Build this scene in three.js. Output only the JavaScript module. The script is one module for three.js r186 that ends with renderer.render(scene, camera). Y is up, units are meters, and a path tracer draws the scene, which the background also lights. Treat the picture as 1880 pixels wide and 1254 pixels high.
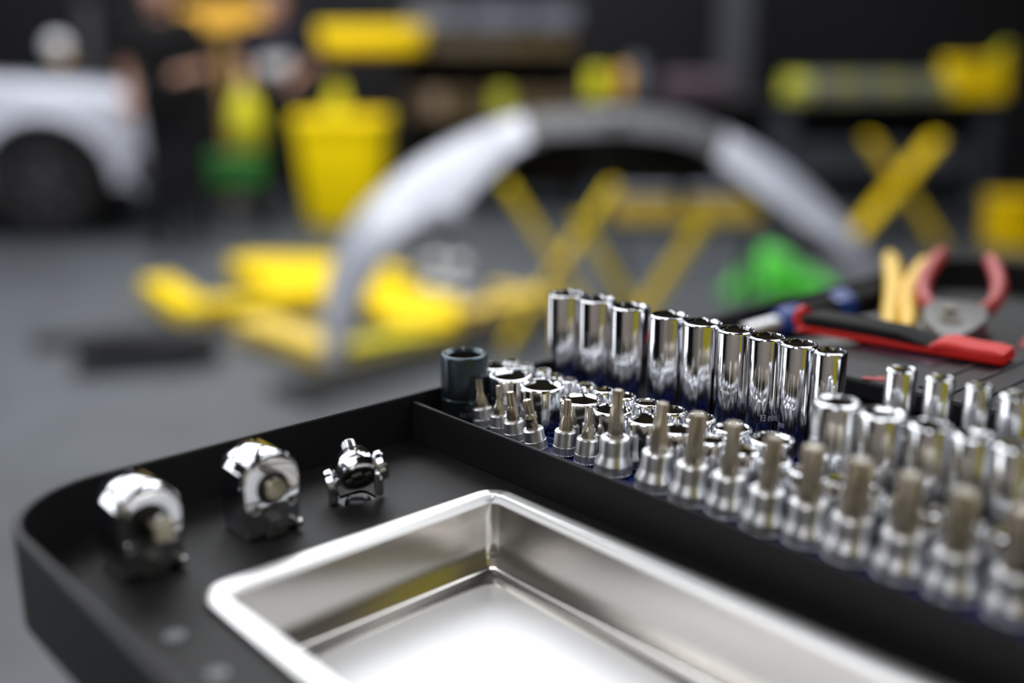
import * as THREE from 'three';
import { RoundedBoxGeometry } from 'three/addons/geometries/RoundedBoxGeometry.js';
import { mergeGeometries, mergeVertices, toCreasedNormals } from 'three/addons/utils/BufferGeometryUtils.js';
import { MarchingCubes } from 'three/addons/objects/MarchingCubes.js';
import { RectAreaLightUniformsLib } from 'three/addons/lights/RectAreaLightUniformsLib.js';

// ---------------------------------------------------------------- camera, light, exposure
const scene = new THREE.Scene();
scene.background = new THREE.Color(0, 0, 0);
const ASPECT = 1880 / 1254;
const camera = new THREE.PerspectiveCamera(2 * Math.atan(627 / 1915) * 180 / Math.PI, ASPECT, 0.02, 60);
camera.position.set(0, 1.2, 0);
camera.rotation.set(-14.97 * Math.PI / 180, 0, 0);
camera.filmGauge = 36;
camera.focus = 0.525;
camera.userData.fStop = 1.78;
const renderer = new THREE.WebGLRenderer();
renderer.toneMapping = THREE.LinearToneMapping;
renderer.toneMappingExposure = 0.92;
renderer.shadowMap.enabled = true;
RectAreaLightUniformsLib.init();
const CEIL = 4.0, PANEL_L = 3.7, PANEL_W = 2.2, PANEL_D = 2.3;
const PANEL_COLOR = new THREE.Color(0.95, 0.97, 1.0);
const PANELS = [];
PANELS.push([-5.4, -6.7, 0.8], [-2.8, -6.7, 1.1], [-0.2, -6.7, 1.1], [-2.8, -4.1, 1.45], [-0.2, -4.1, 1.6], [-2.8, -9.0, 1], [-0.2, -9.0, 1], [2.4, -9.0, 0.8], [2.4, -4.1, 1.3], [2.4, -0.3, 0.5], [-2.8, -1.5, 0.5], [-1.3, 1.6, 0.8]);   // x, z and how bright each fitting is
for (const [x, z, power] of PANELS) {
  const l = new THREE.RectAreaLight(PANEL_COLOR, PANEL_L * power, PANEL_W, PANEL_D);
  l.position.set(x, CEIL - 0.075, z); l.lookAt(x, 0, z); scene.add(l);
}

const SHUTTER = { w: 4.4, h: 3.0, y: 1.65, z: -2.6, L: 2.1 };      // daylight through a translucent roller shutter in the left wall
{ const l = new THREE.RectAreaLight(PANEL_COLOR, SHUTTER.L, SHUTTER.w, SHUTTER.h); l.position.set(-7.9, SHUTTER.y, SHUTTER.z); l.lookAt(0, SHUTTER.y, SHUTTER.z); scene.add(l); }

// ---------------------------------------------------------------- helpers
const TURN = 42.1 * Math.PI / 180, SA = Math.sin(TURN), CA = Math.cos(TURN);
// the trolley's own axes: a runs along its long back edge, b towards that edge, both in millimetres
const T = (a, b, y) => new THREE.Vector3((a * CA - b * SA) / 1000, y, (-a * SA - b * CA) / 1000);
let seed = 7;
const rnd = () => { seed = (seed * 1664525 + 1013904223) >>> 0; return seed / 4294967296; };
const used = {};
function numbered(n) { used[n] = (used[n] ?? -1) + 1; return used[n] ? n + '_' + String(used[n]).padStart(3, '0') : n; }
function shade(o) { o.castShadow = true; o.receiveShadow = true; return o; }
function part(name, geo, mat, parent, label) { const m = shade(new THREE.Mesh(geo, mat)); m.name = name; if (label) m.userData.label = label; parent.add(m); return m; }
function tag(o, label, category, group) { o.userData.label = label; o.userData.category = category; if (group) o.userData.group = group; return o; }
function thing(name, label, category, pos, turn = 0, group) {
  const o = new THREE.Group(); o.name = numbered(name); scene.add(o);
  if (pos) o.position.copy(pos.isVector3 ? pos : new THREE.Vector3(...pos));
  o.rotation.y = turn; return tag(o, label, category, group);
}
function solo(name, geo, mat, label, category, pos, turn = 0, group) {
  const m = shade(new THREE.Mesh(geo, mat)); m.name = numbered(name); scene.add(m);
  if (pos) m.position.set(...pos); m.rotation.y = turn; return tag(m, label, category, group);
}
function struct(name, geo, mat, parent = scene) { const m = shade(new THREE.Mesh(geo, mat)); m.name = name; m.userData.kind = 'structure'; parent.add(m); return m; }
const box = (w, h, d, x = 0, y = 0, z = 0, r = 0.004) => { const g = new RoundedBoxGeometry(w, h, d, 2, Math.min(r, w / 2.1, h / 2.1, d / 2.1)); g.translate(x, y, z); return g; };
const plain = (w, h, d, x = 0, y = 0, z = 0) => { const g = new THREE.BoxGeometry(w, h, d); g.translate(x, y, z); return g; };
const cyl = (r1, r2, h, x = 0, y = 0, z = 0, n = 24) => { const g = new THREE.CylinderGeometry(r1, r2, h, n); g.translate(x, y, z); return g; };
const merged = (...l) => mergeGeometries(l.map((g) => { const k = g.index ? g.toNonIndexed() : g; for (const a of Object.keys(k.attributes)) if (!['position', 'normal', 'uv'].includes(a)) k.deleteAttribute(a); return k; }));
function bar(p, q, w, h, r = 0.006) {           // a square bar between two points
  const a = new THREE.Vector3(...p), b = new THREE.Vector3(...q), d = b.clone().sub(a), L = d.length();
  const g = new RoundedBoxGeometry(w, h, L, 2, Math.min(r, w / 2.1, h / 2.1));
  g.applyMatrix4(new THREE.Matrix4().lookAt(b, a, Math.abs(d.y) > 0.95 * L ? new THREE.Vector3(0, 0, 1) : new THREE.Vector3(0, 1, 0)));
  const c = a.add(b).multiplyScalar(0.5); g.translate(c.x, c.y, c.z); return g;
}
function tube(pts, r, n = 24, m = 12) { return new THREE.TubeGeometry(new THREE.CatmullRomCurve3(pts.map((p) => new THREE.Vector3(...p))), n, r, m); }
const crease = (g, a = 0.55) => toCreasedNormals(g, a);
// rings of [height, radius or radius(angle)] joined into a skin
function loft(rings, N = 72, angle = 0.55) {
  const pos = [], idx = [], uv = [];
  rings.forEach(([y, r], k) => { for (let i = 0; i <= N; i++) { const t = i / N * Math.PI * 2, q = typeof r === 'function' ? r(t) : r; pos.push(Math.cos(t) * q, y, -Math.sin(t) * q); uv.push(i / N, k / (rings.length - 1)); } });
  for (let k = 0; k < rings.length - 1; k++) for (let i = 0; i < N; i++) { const a = k * (N + 1) + i, b = a + N + 1; idx.push(a, a + 1, b, a + 1, b + 1, b); }
  const g = new THREE.BufferGeometry(); g.setAttribute('position', new THREE.Float32BufferAttribute(pos, 3)); g.setAttribute('uv', new THREE.Float32BufferAttribute(uv, 2)); g.setIndex(idx);
  return crease(g, angle);
}
const MM = 0.001, tiny = 1e-5;
const hexR = (af, cap = 1.125) => (t) => { const m = ((t % (Math.PI / 3)) + Math.PI / 3) % (Math.PI / 3) - Math.PI / 6; return Math.min(af / 2 / Math.cos(m), af / 2 * cap); };
const starR = (R, depth = 0.13) => (t) => R * (1 - 1.3 * depth + 1.3 * depth * Math.cos(6 * t));
const knurlR = (R, n) => (t) => R * (Math.sin(n * t) > 0 ? 1 : 0.93);
function extrude(pts, depth, bevel = 0, holes = []) {
  const s = pts instanceof THREE.Shape ? pts : new THREE.Shape(pts.map((p) => new THREE.Vector2(...p)));
  for (const h of holes) s.holes.push(h);
  const g = new THREE.ExtrudeGeometry(s, { depth: depth - 2 * bevel, bevelEnabled: bevel > 0, bevelThickness: bevel, bevelSize: bevel, bevelOffset: -bevel, bevelSegments: 3, curveSegments: 24 });
  g.translate(0, 0, bevel); return g;
}
function roundRect(w, d, r, cls = THREE.Shape, x = 0, y = 0) {
  const s = new cls(), a = x - w / 2, b = x + w / 2, c = y - d / 2, e = y + d / 2;
  s.moveTo(a + r, c); s.lineTo(b - r, c); s.absarc(b - r, c + r, r, -Math.PI / 2, 0); s.lineTo(b, e - r); s.absarc(b - r, e - r, r, 0, Math.PI / 2);
  s.lineTo(a + r, e); s.absarc(a + r, e - r, r, Math.PI / 2, Math.PI); s.lineTo(a, c + r); s.absarc(a + r, c + r, r, Math.PI, Math.PI * 1.5); return s;
}

// ---------------------------------------------------------------- materials
const std = (r, g, b, rough = 0.5, metal = 0, more = {}) => { const m = new THREE.MeshStandardMaterial({ roughness: rough, metalness: metal, ...more }); m.color.setRGB(r, g, b); return m; };
function noiseTexture(n, fn, srgb = false) {
  const d = new Uint8Array(n * n * 4);
  for (let y = 0; y < n; y++) for (let x = 0; x < n; x++) { const v = fn(x, y), o = (y * n + x) * 4; for (let c = 0; c < 3; c++) d[o + c] = Math.max(0, Math.min(255, Array.isArray(v) ? v[c] : v)); d[o + 3] = 255; }
  const t = new THREE.DataTexture(d, n, n); t.wrapS = t.wrapT = THREE.RepeatWrapping; t.magFilter = THREE.LinearFilter; if (srgb) t.colorSpace = THREE.SRGBColorSpace; t.needsUpdate = true; return t;
}
function valueNoise(n, cells) { const g = []; for (let i = 0; i < cells * cells; i++) g.push(rnd()); const at = (i, j) => g[((j % cells + cells) % cells) * cells + (i % cells + cells) % cells];
  return (x, y) => { const u = x / n * cells, v = y / n * cells, i = Math.floor(u), j = Math.floor(v); let a = u - i, b = v - j; a = a * a * (3 - 2 * a); b = b * b * (3 - 2 * b); return (at(i, j) * (1 - a) + at(i + 1, j) * a) * (1 - b) + (at(i, j + 1) * (1 - a) + at(i + 1, j + 1) * a) * b; }; }
const n1 = valueNoise(512, 6), n2 = valueNoise(512, 24), n3 = valueNoise(512, 110);
const dustMap = noiseTexture(512, (x, y) => { const s = rnd(); return 17 + 5 * n2(x, y) + (s > 0.9965 ? 60 + 60 * rnd() : 0); }, true);
dustMap.repeat.set(9, 9);
const grainBump = noiseTexture(256, () => 90 + rnd() * 120); grainBump.repeat.set(40, 40);
const brushed = noiseTexture(256, (x, y) => 120 + 50 * (n3(x * 2, (y * 37) % 512) - 0.5) + 30 * (rnd() - 0.5));
const floorMap = noiseTexture(512, (x, y) => { const v = 0.72 + 0.2 * n1(x, y) + 0.12 * n2(x, y) + 0.05 * n3(x, y); return [66 * v, 70 * v, 75 * v]; }, true);
floorMap.repeat.set(0.22, 0.22);
const floorRough = noiseTexture(512, (x, y) => 95 + 60 * n1(x, y) + 40 * n2(x, y)); floorRough.repeat.set(0.3, 0.3);
const woodMap = noiseTexture(256, (x, y) => { const v = 0.8 + 0.3 * n2(x * 0.3, y * 2); return [120 * v, 92 * v, 60 * v]; }, true);
const matt = (r, g, b, rough, s, more = {}) => { const m = new THREE.MeshPhysicalMaterial({ roughness: rough, specularIntensity: s, ...more }); m.color.setRGB(r, g, b); return m; };
const M = {
  chrome: std(0.74, 0.75, 0.78, 0.075, 1),
  chromeWorn: std(0.70, 0.71, 0.73, 0.14, 1),
  satin: new THREE.MeshPhysicalMaterial({ color: new THREE.Color(0.80, 0.805, 0.83), metalness: 1, roughness: 0.34, anisotropy: 0.75, anisotropyRotation: Math.PI / 2 }),
  bore: std(0.12, 0.10, 0.08, 0.62, 1),  // brownish dark steel: the dimness inside holes is put into the colour
  bitSteel: std(0.50, 0.45, 0.37, 0.3, 1),
  zinc: std(0.2, 0.205, 0.215, 0.6, 1),
  panFloor: std(0.88, 0.88, 0.89, 0.62, 1),
  impact: std(0.062, 0.082, 0.098, 0.28, 0.85),
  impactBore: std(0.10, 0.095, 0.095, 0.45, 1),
  blackTray: matt(1, 1, 1, 0.55, 0.5, { map: dustMap, bumpMap: grainBump, bumpScale: 0.00006 }),
  blackSteel: matt(0.0105, 0.0105, 0.012, 0.5, 0.5),
  blackPlastic: matt(0.010, 0.010, 0.0115, 0.42, 0.5),
  blackRubber: matt(0.010, 0.010, 0.0105, 0.75, 0.4),
  stainless: std(0.70, 0.675, 0.645, 0.2, 1, { roughnessMap: null }),
  stainlessRim: std(0.62, 0.615, 0.61, 0.36, 1),
  blueRail: std(0.003, 0.016, 0.16, 0.4, 0.2),
  boss: std(0.36, 0.32, 0.24, 0.28, 1),
  darkSteel: std(0.05, 0.05, 0.055, 0.4, 0.8),
  greySteel: std(0.13, 0.125, 0.12, 0.42, 0.7),
  yellow: matt(0.84, 0.58, 0.0, 0.45, 0.4), yellowBin: matt(0.98, 0.72, 0.0, 0.5, 0.35), yellowLift: matt(0.74, 0.52, 0.0, 0.5, 0.3), yellowDeep: matt(0.70, 0.46, 0.0, 0.5, 0.3), yellowPale: matt(0.66, 0.47, 0.08, 0.5, 0.4),
  yellowGrip: std(0.86, 0.55, 0.06, 0.45), lime: std(0.62, 0.58, 0.0, 0.5), greyLow: std(0.035, 0.034, 0.038, 0.6), orange: std(0.8, 0.42, 0.03, 0.5), mustard: matt(0.50, 0.43, 0.02, 0.6, 0.3), orangeShaded: std(0.30, 0.17, 0.02, 0.6), limeDim: std(0.42, 0.42, 0.02, 0.55),
  red: std(0.72, 0.018, 0.015, 0.38), redGrip: std(0.42, 0.035, 0.035, 0.45),
  blueGrip: std(0.012, 0.06, 0.32, 0.35), green: std(0.06, 0.52, 0.03, 0.6), greenCrate: std(0.02, 0.16, 0.02, 0.5),
  whitePaint: new THREE.MeshPhysicalMaterial({ color: new THREE.Color(0.35, 0.365, 0.425), roughness: 0.4, clearcoat: 0.5, clearcoatRoughness: 0.2 }),
  carWhite: new THREE.MeshPhysicalMaterial({ color: new THREE.Color(0.60, 0.62, 0.71), roughness: 0.35, clearcoat: 0.5, clearcoatRoughness: 0.1 }),
  greyPlastic: std(0.07, 0.07, 0.08, 0.55), glassDark: std(0.01, 0.011, 0.013, 0.08), lampGlass: std(0.35, 0.36, 0.40, 0.1),
  skin: std(0.33, 0.175, 0.12, 0.6), cloth: matt(0.008, 0.008, 0.009, 0.9, 0.2), navy: matt(0.010, 0.011, 0.02, 0.9, 0.2), denim: matt(0.009, 0.009, 0.011, 0.9, 0.2), hair: std(0.02, 0.014, 0.01, 0.6),
  white: std(0.7, 0.7, 0.72, 0.5), print: std(0.62, 0.62, 0.66, 0.8), wall: matt(0.0085, 0.0085, 0.010, 0.8, 0.4), wallTan: std(0.40, 0.34, 0.29, 0.8), ceiling: std(0.05, 0.05, 0.055, 0.9),
  post: std(0.05, 0.052, 0.064, 0.6), grille: matt(0.028, 0.028, 0.032, 0.5, 0.5), benchBlue: std(0.03, 0.036, 0.05, 0.5), cardboard: std(0.10, 0.078, 0.052, 0.8), cardboardDark: std(0.10, 0.066, 0.026, 0.8),
  binGrey: std(0.13, 0.14, 0.18, 0.6), olive: std(0.17, 0.17, 0.04, 0.55), oliveGrey: std(0.11, 0.115, 0.08, 0.55), wood: std(1, 1, 1, 0.6, 0, { map: woodMap }), maroon: std(0.075, 0.04, 0.06, 0.6), tan: std(0.28, 0.20, 0.13, 0.45),
};
M.floor = std(1, 1, 1, 0.9, 0, { map: floorMap, roughnessMap: floorRough });
M.stainless.bumpMap = brushed; M.stainless.bumpScale = 0.000004;

// ---------------------------------------------------------------- the room
function room() {
  const X0 = -8, X1 = 6, Z0 = -10.2, Z1 = 3.2, t = 0.2, w = X1 - X0, d = Z1 - Z0, cx = (X0 + X1) / 2, cz = (Z0 + Z1) / 2;
  const fl = plain(w + 2 * t, 0.2, d + 2 * t, cx, -0.1, cz), p = fl.attributes.position, u = fl.attributes.uv;
  for (let i = 0; i < p.count; i++) u.setXY(i, p.getX(i), p.getZ(i));
  struct('floor', fl, M.floor);
  struct('ceiling', plain(w + 2 * t, 0.2, d + 2 * t, cx, CEIL + 0.1, cz), M.ceiling);
  struct('wall_back', plain(w + 2 * t, CEIL, t, cx, CEIL / 2, Z0 - t / 2), M.wall);
  struct('wall_front', plain(w + 2 * t, CEIL, t, cx, CEIL / 2, Z1 + t / 2), M.wallTan);
  struct('wall_left', plain(t, CEIL, d, X0 - t / 2, CEIL / 2, cz), M.wall);
  struct('wall_right', plain(t, CEIL, d, X1 + t / 2, CEIL / 2, cz), M.wall);
  struct('trim_1', box(0.25, CEIL, 0.25, 1.94, CEIL / 2, -9.5, 0.01), M.post);
  struct('added_slab_2', box(1.0, 2.4, 0.25, 0.95, 1.2, 1.55, 0.02), M.mustard);   // unseen yellow slab added behind the photographer for its reflection in the chrome
  const wm = std(0.8, 0.8, 0.8, 0.6); wm.emissive = new THREE.Color(0.95, 0.97, 1.0); wm.emissiveIntensity = 1.0;
  const win = struct('window_1', plain(0.03, SHUTTER.h, SHUTTER.w, X0 + 0.03, SHUTTER.y, SHUTTER.z), wm);
  for (let i = 0; i <= 6; i++) part('slat', plain(0.03, 0.05, SHUTTER.w, 0.02 + X0 + 0.04, SHUTTER.y - SHUTTER.h / 2 + SHUTTER.h * i / 6, SHUTTER.z), M.greyLow, win);
  for (const [x, z] of PANELS) {
    const c = thing('ceiling_light', 'large white square ceiling light panel in the dark ceiling', 'light', [x, CEIL - 0.07, z], 0, 'ceiling light panels');
    part('frame', merged(plain(PANEL_W + 0.1, 0.07, 0.04, 0, 0.035, PANEL_D / 2 + 0.03), plain(PANEL_W + 0.1, 0.07, 0.04, 0, 0.035, -PANEL_D / 2 - 0.03), plain(0.04, 0.07, PANEL_D + 0.02, PANEL_W / 2 + 0.03, 0.035, 0), plain(0.04, 0.07, PANEL_D + 0.02, -PANEL_W / 2 - 0.03, 0.035, 0)), M.white, c);
    const gm = std(0.9, 0.9, 0.9, 0.6); gm.emissive = new THREE.Color(0.95, 0.97, 1.0); gm.emissiveIntensity = 1.0;
    part('diffuser', plain(PANEL_W, 0.03, PANEL_D, 0, 0.055, 0), gm, c);
  }
}
room();

// ---------------------------------------------------------------- the trolley and its tray
const TRAY = 1.0, RAIL = 1.010;
const A0 = 104, A1 = 960, B0 = 2, B1 = 440, AC = (A0 + A1) / 2, BC = (B0 + B1) / 2;
const PAN = { a0: 153, a1: 309, b0: 92, b1: 354 };
function trolley() {
  const c = thing('tool_trolley', 'matt black steel tool trolley whose top tray holds sockets, ratchets and pliers', 'trolley', T(AC, BC, 0), TURN);
  const lx = (a) => (a - AC) * MM, ly = (b) => (b - BC) * MM;        // shape coordinates, later laid flat: y of the shape is -z
  const W = (A1 - A0) * MM, D = (B1 - B0) * MM, R = 0.046, th = 0.0034;
  const holes = [roundRect((PAN.a1 - PAN.a0 - 16) * MM, (PAN.b1 - PAN.b0 - 16) * MM, 0.006, THREE.Path, lx((PAN.a0 + PAN.a1) / 2), ly((PAN.b0 + PAN.b1) / 2))];
  for (const a of [150, 204, 253]) holes.push(roundRect(0.018, 0.014, 0.004, THREE.Path, lx(a), ly(391)));
  const fl = extrude(roundRect(W - 0.004, D - 0.004, R - 0.002), 0.0015, 0, holes); fl.rotateX(-Math.PI / 2); fl.translate(0, TRAY - 0.0015, 0);
  part('tray_floor', fl, M.blackTray, c);
  const wall = extrude(roundRect(W, D, R), 0.041, 0.0012, [roundRect(W - 2 * th, D - 2 * th, R - th, THREE.Path)]); wall.rotateX(-Math.PI / 2); wall.translate(0, TRAY - 0.015, 0);
  part('tray_wall', wall, M.blackSteel, c);
  const dl = B1 - B0 - 8;
  part('divider', merged(box(0.0018, 0.0225, dl * MM, lx(321.5), TRAY + 0.01115, -ly((B0 + B1) / 2), 0.0008), box(0.010, 0.0014, dl * MM, lx(326), TRAY + 0.0006, -ly((B0 + B1) / 2), 0.0006)), M.blackSteel, c);
  for (const a of [A0 + 75, A1 - 75]) for (const b of [B0 + 60, B1 - 60]) {
    part('leg', box(0.04, 0.86, 0.04, lx(a), 0.555, -ly(b), 0.006), M.blackSteel, c);
    const wh = new THREE.CylinderGeometry(0.05, 0.05, 0.035, 28); wh.rotateX(Math.PI / 2); wh.translate(lx(a), 0.05, -ly(b));
    part('caster', merged(wh, box(0.05, 0.05, 0.05, lx(a), 0.1, -ly(b), 0.005)), M.blackRubber, c);
  }
  for (const b of [331, 298, 265, 232]) { const g = loft([[0, 0.0038], [0.0005, 0.0038], [0.0010, 0.0030], [0.0011, 0.0014], [0.0007, 0.0012], [0.0007, tiny]], 36); g.translate(lx(135), TRAY, -ly(b)); part('screw_head', g, M.zinc, c, 'dull zinc screw head'); }
  part('lower_shelf', box(W - 0.12, 0.03, D - 0.1, 0, 0.16, 0, 0.01), M.blackSteel, c);
  const pole = tube([[W / 2 - 0.004, 0.985, -D / 2 + 0.06], [W / 2 + 0.05, 0.985, -D / 2 + 0.06], [W / 2 + 0.05, 0.985, D / 2 - 0.06], [W / 2 - 0.004, 0.985, D / 2 - 0.06]], 0.01, 40); part('push_handle', pole, M.darkSteel, c);
}
trolley();

function pan() {
  const w = (PAN.a1 - PAN.a0) * MM, d = (PAN.b1 - PAN.b0) * MM, rad = 0.0125;
  const c = thing('parts_pan', 'rectangular stainless steel parts pan sunk into the black trolley tray', 'pan', T((PAN.a0 + PAN.a1) / 2, (PAN.b0 + PAN.b1) / 2, TRAY), TURN);
  const ring = (inset, y, r) => { const hw = w / 2 - inset, hd = d / 2 - inset, out = [], k = 10; r = Math.max(r, 0.0008);
    const cs = [[hw - r, hd - r, 0], [-hw + r, hd - r, 90], [-hw + r, -hd + r, 180], [hw - r, -hd + r, 270]];
    for (const [x, z, a0] of cs) for (let i = 0; i <= k; i++) { const t = (a0 + 90 * i / k) * Math.PI / 180; out.push([x + r * Math.cos(t), y, z + r * Math.sin(t)]); } out.push(out[0]); return out; };
  const skin = (rings, cap) => { const pos = [], idx = [], uv = [], n = rings[0].length; for (const g of rings) for (const p of g) { pos.push(...p); uv.push(p[0] * 12, p[2] * 12); }
    for (let k = 0; k < rings.length - 1; k++) for (let i = 0; i < n - 1; i++) { const a = k * n + i, b = a + n; idx.push(a, b, a + 1, a + 1, b, b + 1); }
    if (cap) { const m = pos.length / 3, b = (rings.length - 1) * n; pos.push(0, rings[rings.length - 1][0][1], 0); uv.push(0, 0); for (let i = 0; i < n - 1; i++) idx.push(b + i, m, b + i + 1); }
    const g = new THREE.BufferGeometry(); g.setAttribute('position', new THREE.Float32BufferAttribute(pos, 3)); g.setAttribute('uv', new THREE.Float32BufferAttribute(uv, 2)); g.setIndex(idx); return crease(g, 0.7); };
  part('rim', skin([ring(0.0035, 0.0004, rad - 0.0035), ring(0.0004, 0.0004, rad), ring(0, 0.0012, rad), ring(0.0004, 0.0023, rad), ring(0.0018, 0.0031, rad - 0.001), ring(0.004, 0.0034, rad - 0.003), ring(0.007, 0.0032, rad - 0.0055), ring(0.0092, 0.0022, 0.0055), ring(0.0104, 0.0003, 0.005)]), M.stainlessRim, c);
  const wallRings = [ring(0.0104, 0.0003, 0.005)];
  for (let i = 1; i <= 4; i++) wallRings.push(ring(0.0104 + 0.0030 * i / 4, 0.0003 - 0.0243 * i / 4, 0.005));
  for (let i = 1; i <= 8; i++) { const t = i / 8 * Math.PI / 2; wallRings.push(ring(0.0134 + 0.009 * (1 - Math.cos(t)), -0.024 - 0.009 * Math.sin(t), 0.005 - 0.003 * i / 8)); }
  part('basin', skin(wallRings, false), M.stainless, c);
  part('pan_floor', skin([ring(0.0224, -0.033, 0.004), ring(0.0236, -0.0331, 0.008)], true), M.panFloor, c, 'satin bottom of the pan');
}
pan();

const railLabel = ['blue socket rail under the front row of bit sockets', 'blue socket rail under the second row of shallow sockets', 'blue socket rail under the third row of chrome sockets', 'blue socket rail under the rear row of deep sockets'];
[[348, 15], [367.5, 15], [390.5, 17], [434, 18]].forEach(([a, w], i) => {
  const c = thing('socket_rail', railLabel[i], 'rail', T(a, 268, TRAY), TURN);
  part('strip', box(w * MM, 0.0088, 0.336, 0, 0.0044, 0, 0.001), M.blueRail, c);
  part('lip', merged(box(0.0014, 0.0014, 0.336, -w / 2 * MM + 0.0008, 0.0092, 0, 0.0005), box(0.0014, 0.0014, 0.336, w / 2 * MM - 0.0008, 0.0092, 0, 0.0005)), M.blueRail, c);
});

// ---------------------------------------------------------------- sockets
const ORD = ['first', 'second', 'third', 'fourth', 'fifth', 'sixth', 'seventh', 'eighth', 'ninth', 'tenth', 'eleventh', 'twelfth', 'thirteenth', 'fourteenth', 'fifteenth', 'sixteenth', 'seventeenth', 'eighteenth', 'nineteenth', 'twentieth'];
function marking(text, r, y0, h, span, mid, color) {            // etched lettering that follows the barrel
  const cv = document.createElement('canvas'); cv.width = 256; cv.height = 96; const x = cv.getContext('2d'); x.clearRect(0, 0, 256, 96); x.fillStyle = color; x.font = 'bold 76px sans-serif'; x.textAlign = 'center'; x.textBaseline = 'middle'; x.fillText(text, 128, 50);
  const t = new THREE.CanvasTexture(cv); t.colorSpace = THREE.SRGBColorSpace;
  const g = new THREE.CylinderGeometry(r, r, h, 20, 1, true, mid - span / 2, span); g.translate(0, y0, 0);
  return [g, new THREE.MeshStandardMaterial({ map: t, transparent: true, roughness: 0.6 })];
}
function socket(name, label, a, b, dia, h, opt = {}) {
  const r = dia / 2 * MM, H = h * MM, c = thing(name, label, 'socket', T(a, b, RAIL), opt.turn ?? rnd() * 6.28, opt.group);
  const base = opt.base ? opt.base / 2 * MM : r, baseH = (opt.baseH ?? 0) * MM, af = (opt.af ?? 1.40) * r, hole = hexR(af, opt.cap ?? 1.13), lead = Math.max(0.0004, r * 0.07);
  const rings = [[0, base * 0.6], [0, base - 0.0006], [0.0006, base]];
  if (opt.base) rings.push([baseH, base], [baseH + 0.0016, r]); 
  if (opt.groove) rings.push([opt.groove * MM, r * 1.008], [opt.groove * MM + 0.0004, r * 0.975], [opt.groove * MM + 0.0012, r * 0.975], [opt.groove * MM + 0.0017, r]);
  const ch = opt.chamfer ?? 0.0009;
  rings.push([H - ch * 1.5, r], [H - ch * 0.75, r - ch * 0.18], [H - ch * 0.2, r - ch * 0.62], [H, r - ch], [H, r * 0.845], [H - 0.0006, (t) => Math.min(hole(t) + lead, r * 0.835)], [H - 0.0016, hole]);
  part('shell', loft(rings, 84, 0.5), opt.mat ?? M.chrome, c);
  const depth = Math.min(H - 0.004, 0.014);
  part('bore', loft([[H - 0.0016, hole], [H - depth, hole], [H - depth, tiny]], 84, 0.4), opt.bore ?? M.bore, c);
  return c;
}
const ROW2 = [[376, 430, 17], [367.5, 408, 24.4], [367.5, 383, 24.4], [366.5, 353, 22], [366.5, 331, 20.6], [367.5, 309.5, 19], [367, 291, 17.6], [368, 272, 16.6], [368, 254, 15.8], [368, 237.5, 14.8], [367, 222, 13.8], [369, 207, 13.4], [368, 193, 13], [368, 179, 12.6], [368, 165.5, 12.4], [368, 152, 12.2], [368, 138.5, 12.2]];
ROW2.forEach(([a, b, d], i) => socket('shallow_socket', `${ORD[i]} shallow chrome socket from the tray's back wall in the row behind the bits`, a, b, d, i ? 24.2 : 23, { turn: 0.2 + i * 0.37, group: 'shallow sockets behind the bits' }));
const ROW3 = [[391, 433, 9], [391, 420.5, 9], [391, 406, 9], [389.5, 395, 9], [389.5, 384.5, 9.6], [390, 372, 11.2], [390, 359, 12], [390.5, 345, 12.8], [391, 330, 14.2], [391, 313.5, 15.4], [392.5, 297, 16], [392, 277.5, 18.6], [393, 256, 21]];
ROW3.forEach(([a, b, d], i) => socket('small_socket', `${ORD[i]} short chrome socket from the back wall in the third row, before the deep sockets`, a, b, d, 22.6, { turn: 0.5 + i * 0.31, group: 'short sockets in the third row' }));
const TALL3 = [[392, 224, 20.6], [392, 202.5, 19], [393, 182, 17.6], [394, 165, 16], [394, 149, 14.6], [394, 134, 13.4]];
TALL3.forEach(([a, b, d], i) => socket('medium_socket', `${ORD[i]} wide deep chrome socket of the right-hand group, counted from the left`, a, b, d, 49, { turn: 0.3 + i * 0.4, chamfer: 0.0014, mat: M.chromeWorn, group: 'wide deep sockets at the right' }));
const DEEP = [[431, 428.5, 23], [434, 405.5, 22.5], [434, 380.5, 22.2], [434.5, 353, 21.4], [434.5, 330, 21], [435, 309, 19.8], [435, 290, 18.7], [435, 271.5, 18], [434, 253.5, 15.6]];
const deep = DEEP.map(([a, b, d], i) => socket('deep_socket', [`tallest and leftmost deep chrome socket in the rear row`, 'second deep chrome socket from the left in the rear row', 'third deep chrome socket from the left in the rear row', 'fourth deep chrome socket from the left in the rear row', 'middle one of nine deep chrome sockets in the rear row', 'sixth deep chrome socket in the rear row, with a stained top', 'deep chrome socket etched with the number 13', 'deep chrome socket etched with sideways letters, right of the one marked 13', 'narrowest and last deep chrome socket of the rear row'][i], a, b, d, 57.5, { turn: 0, af: 1.44, group: 'deep sockets in the rear row' }));
deep.forEach((s, i) => { const r = DEEP[i][2] / 2 * MM + 0.00008;
  if (i === 6) part('size_marking', ...marking('13 mm', r, 0.0172, 0.0062, 1.1, 0.12, '#aab0ba'), s, 'etched size number');
  if (i === 7) { const [g, m] = marking('mm', r, 0, 0.0055, 0.8, -1.0, '#8d95a6'); g.rotateZ(0); g.translate(0, 0.017, 0); part('size_marking', g, m, s, 'etched letters'); } });
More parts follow.
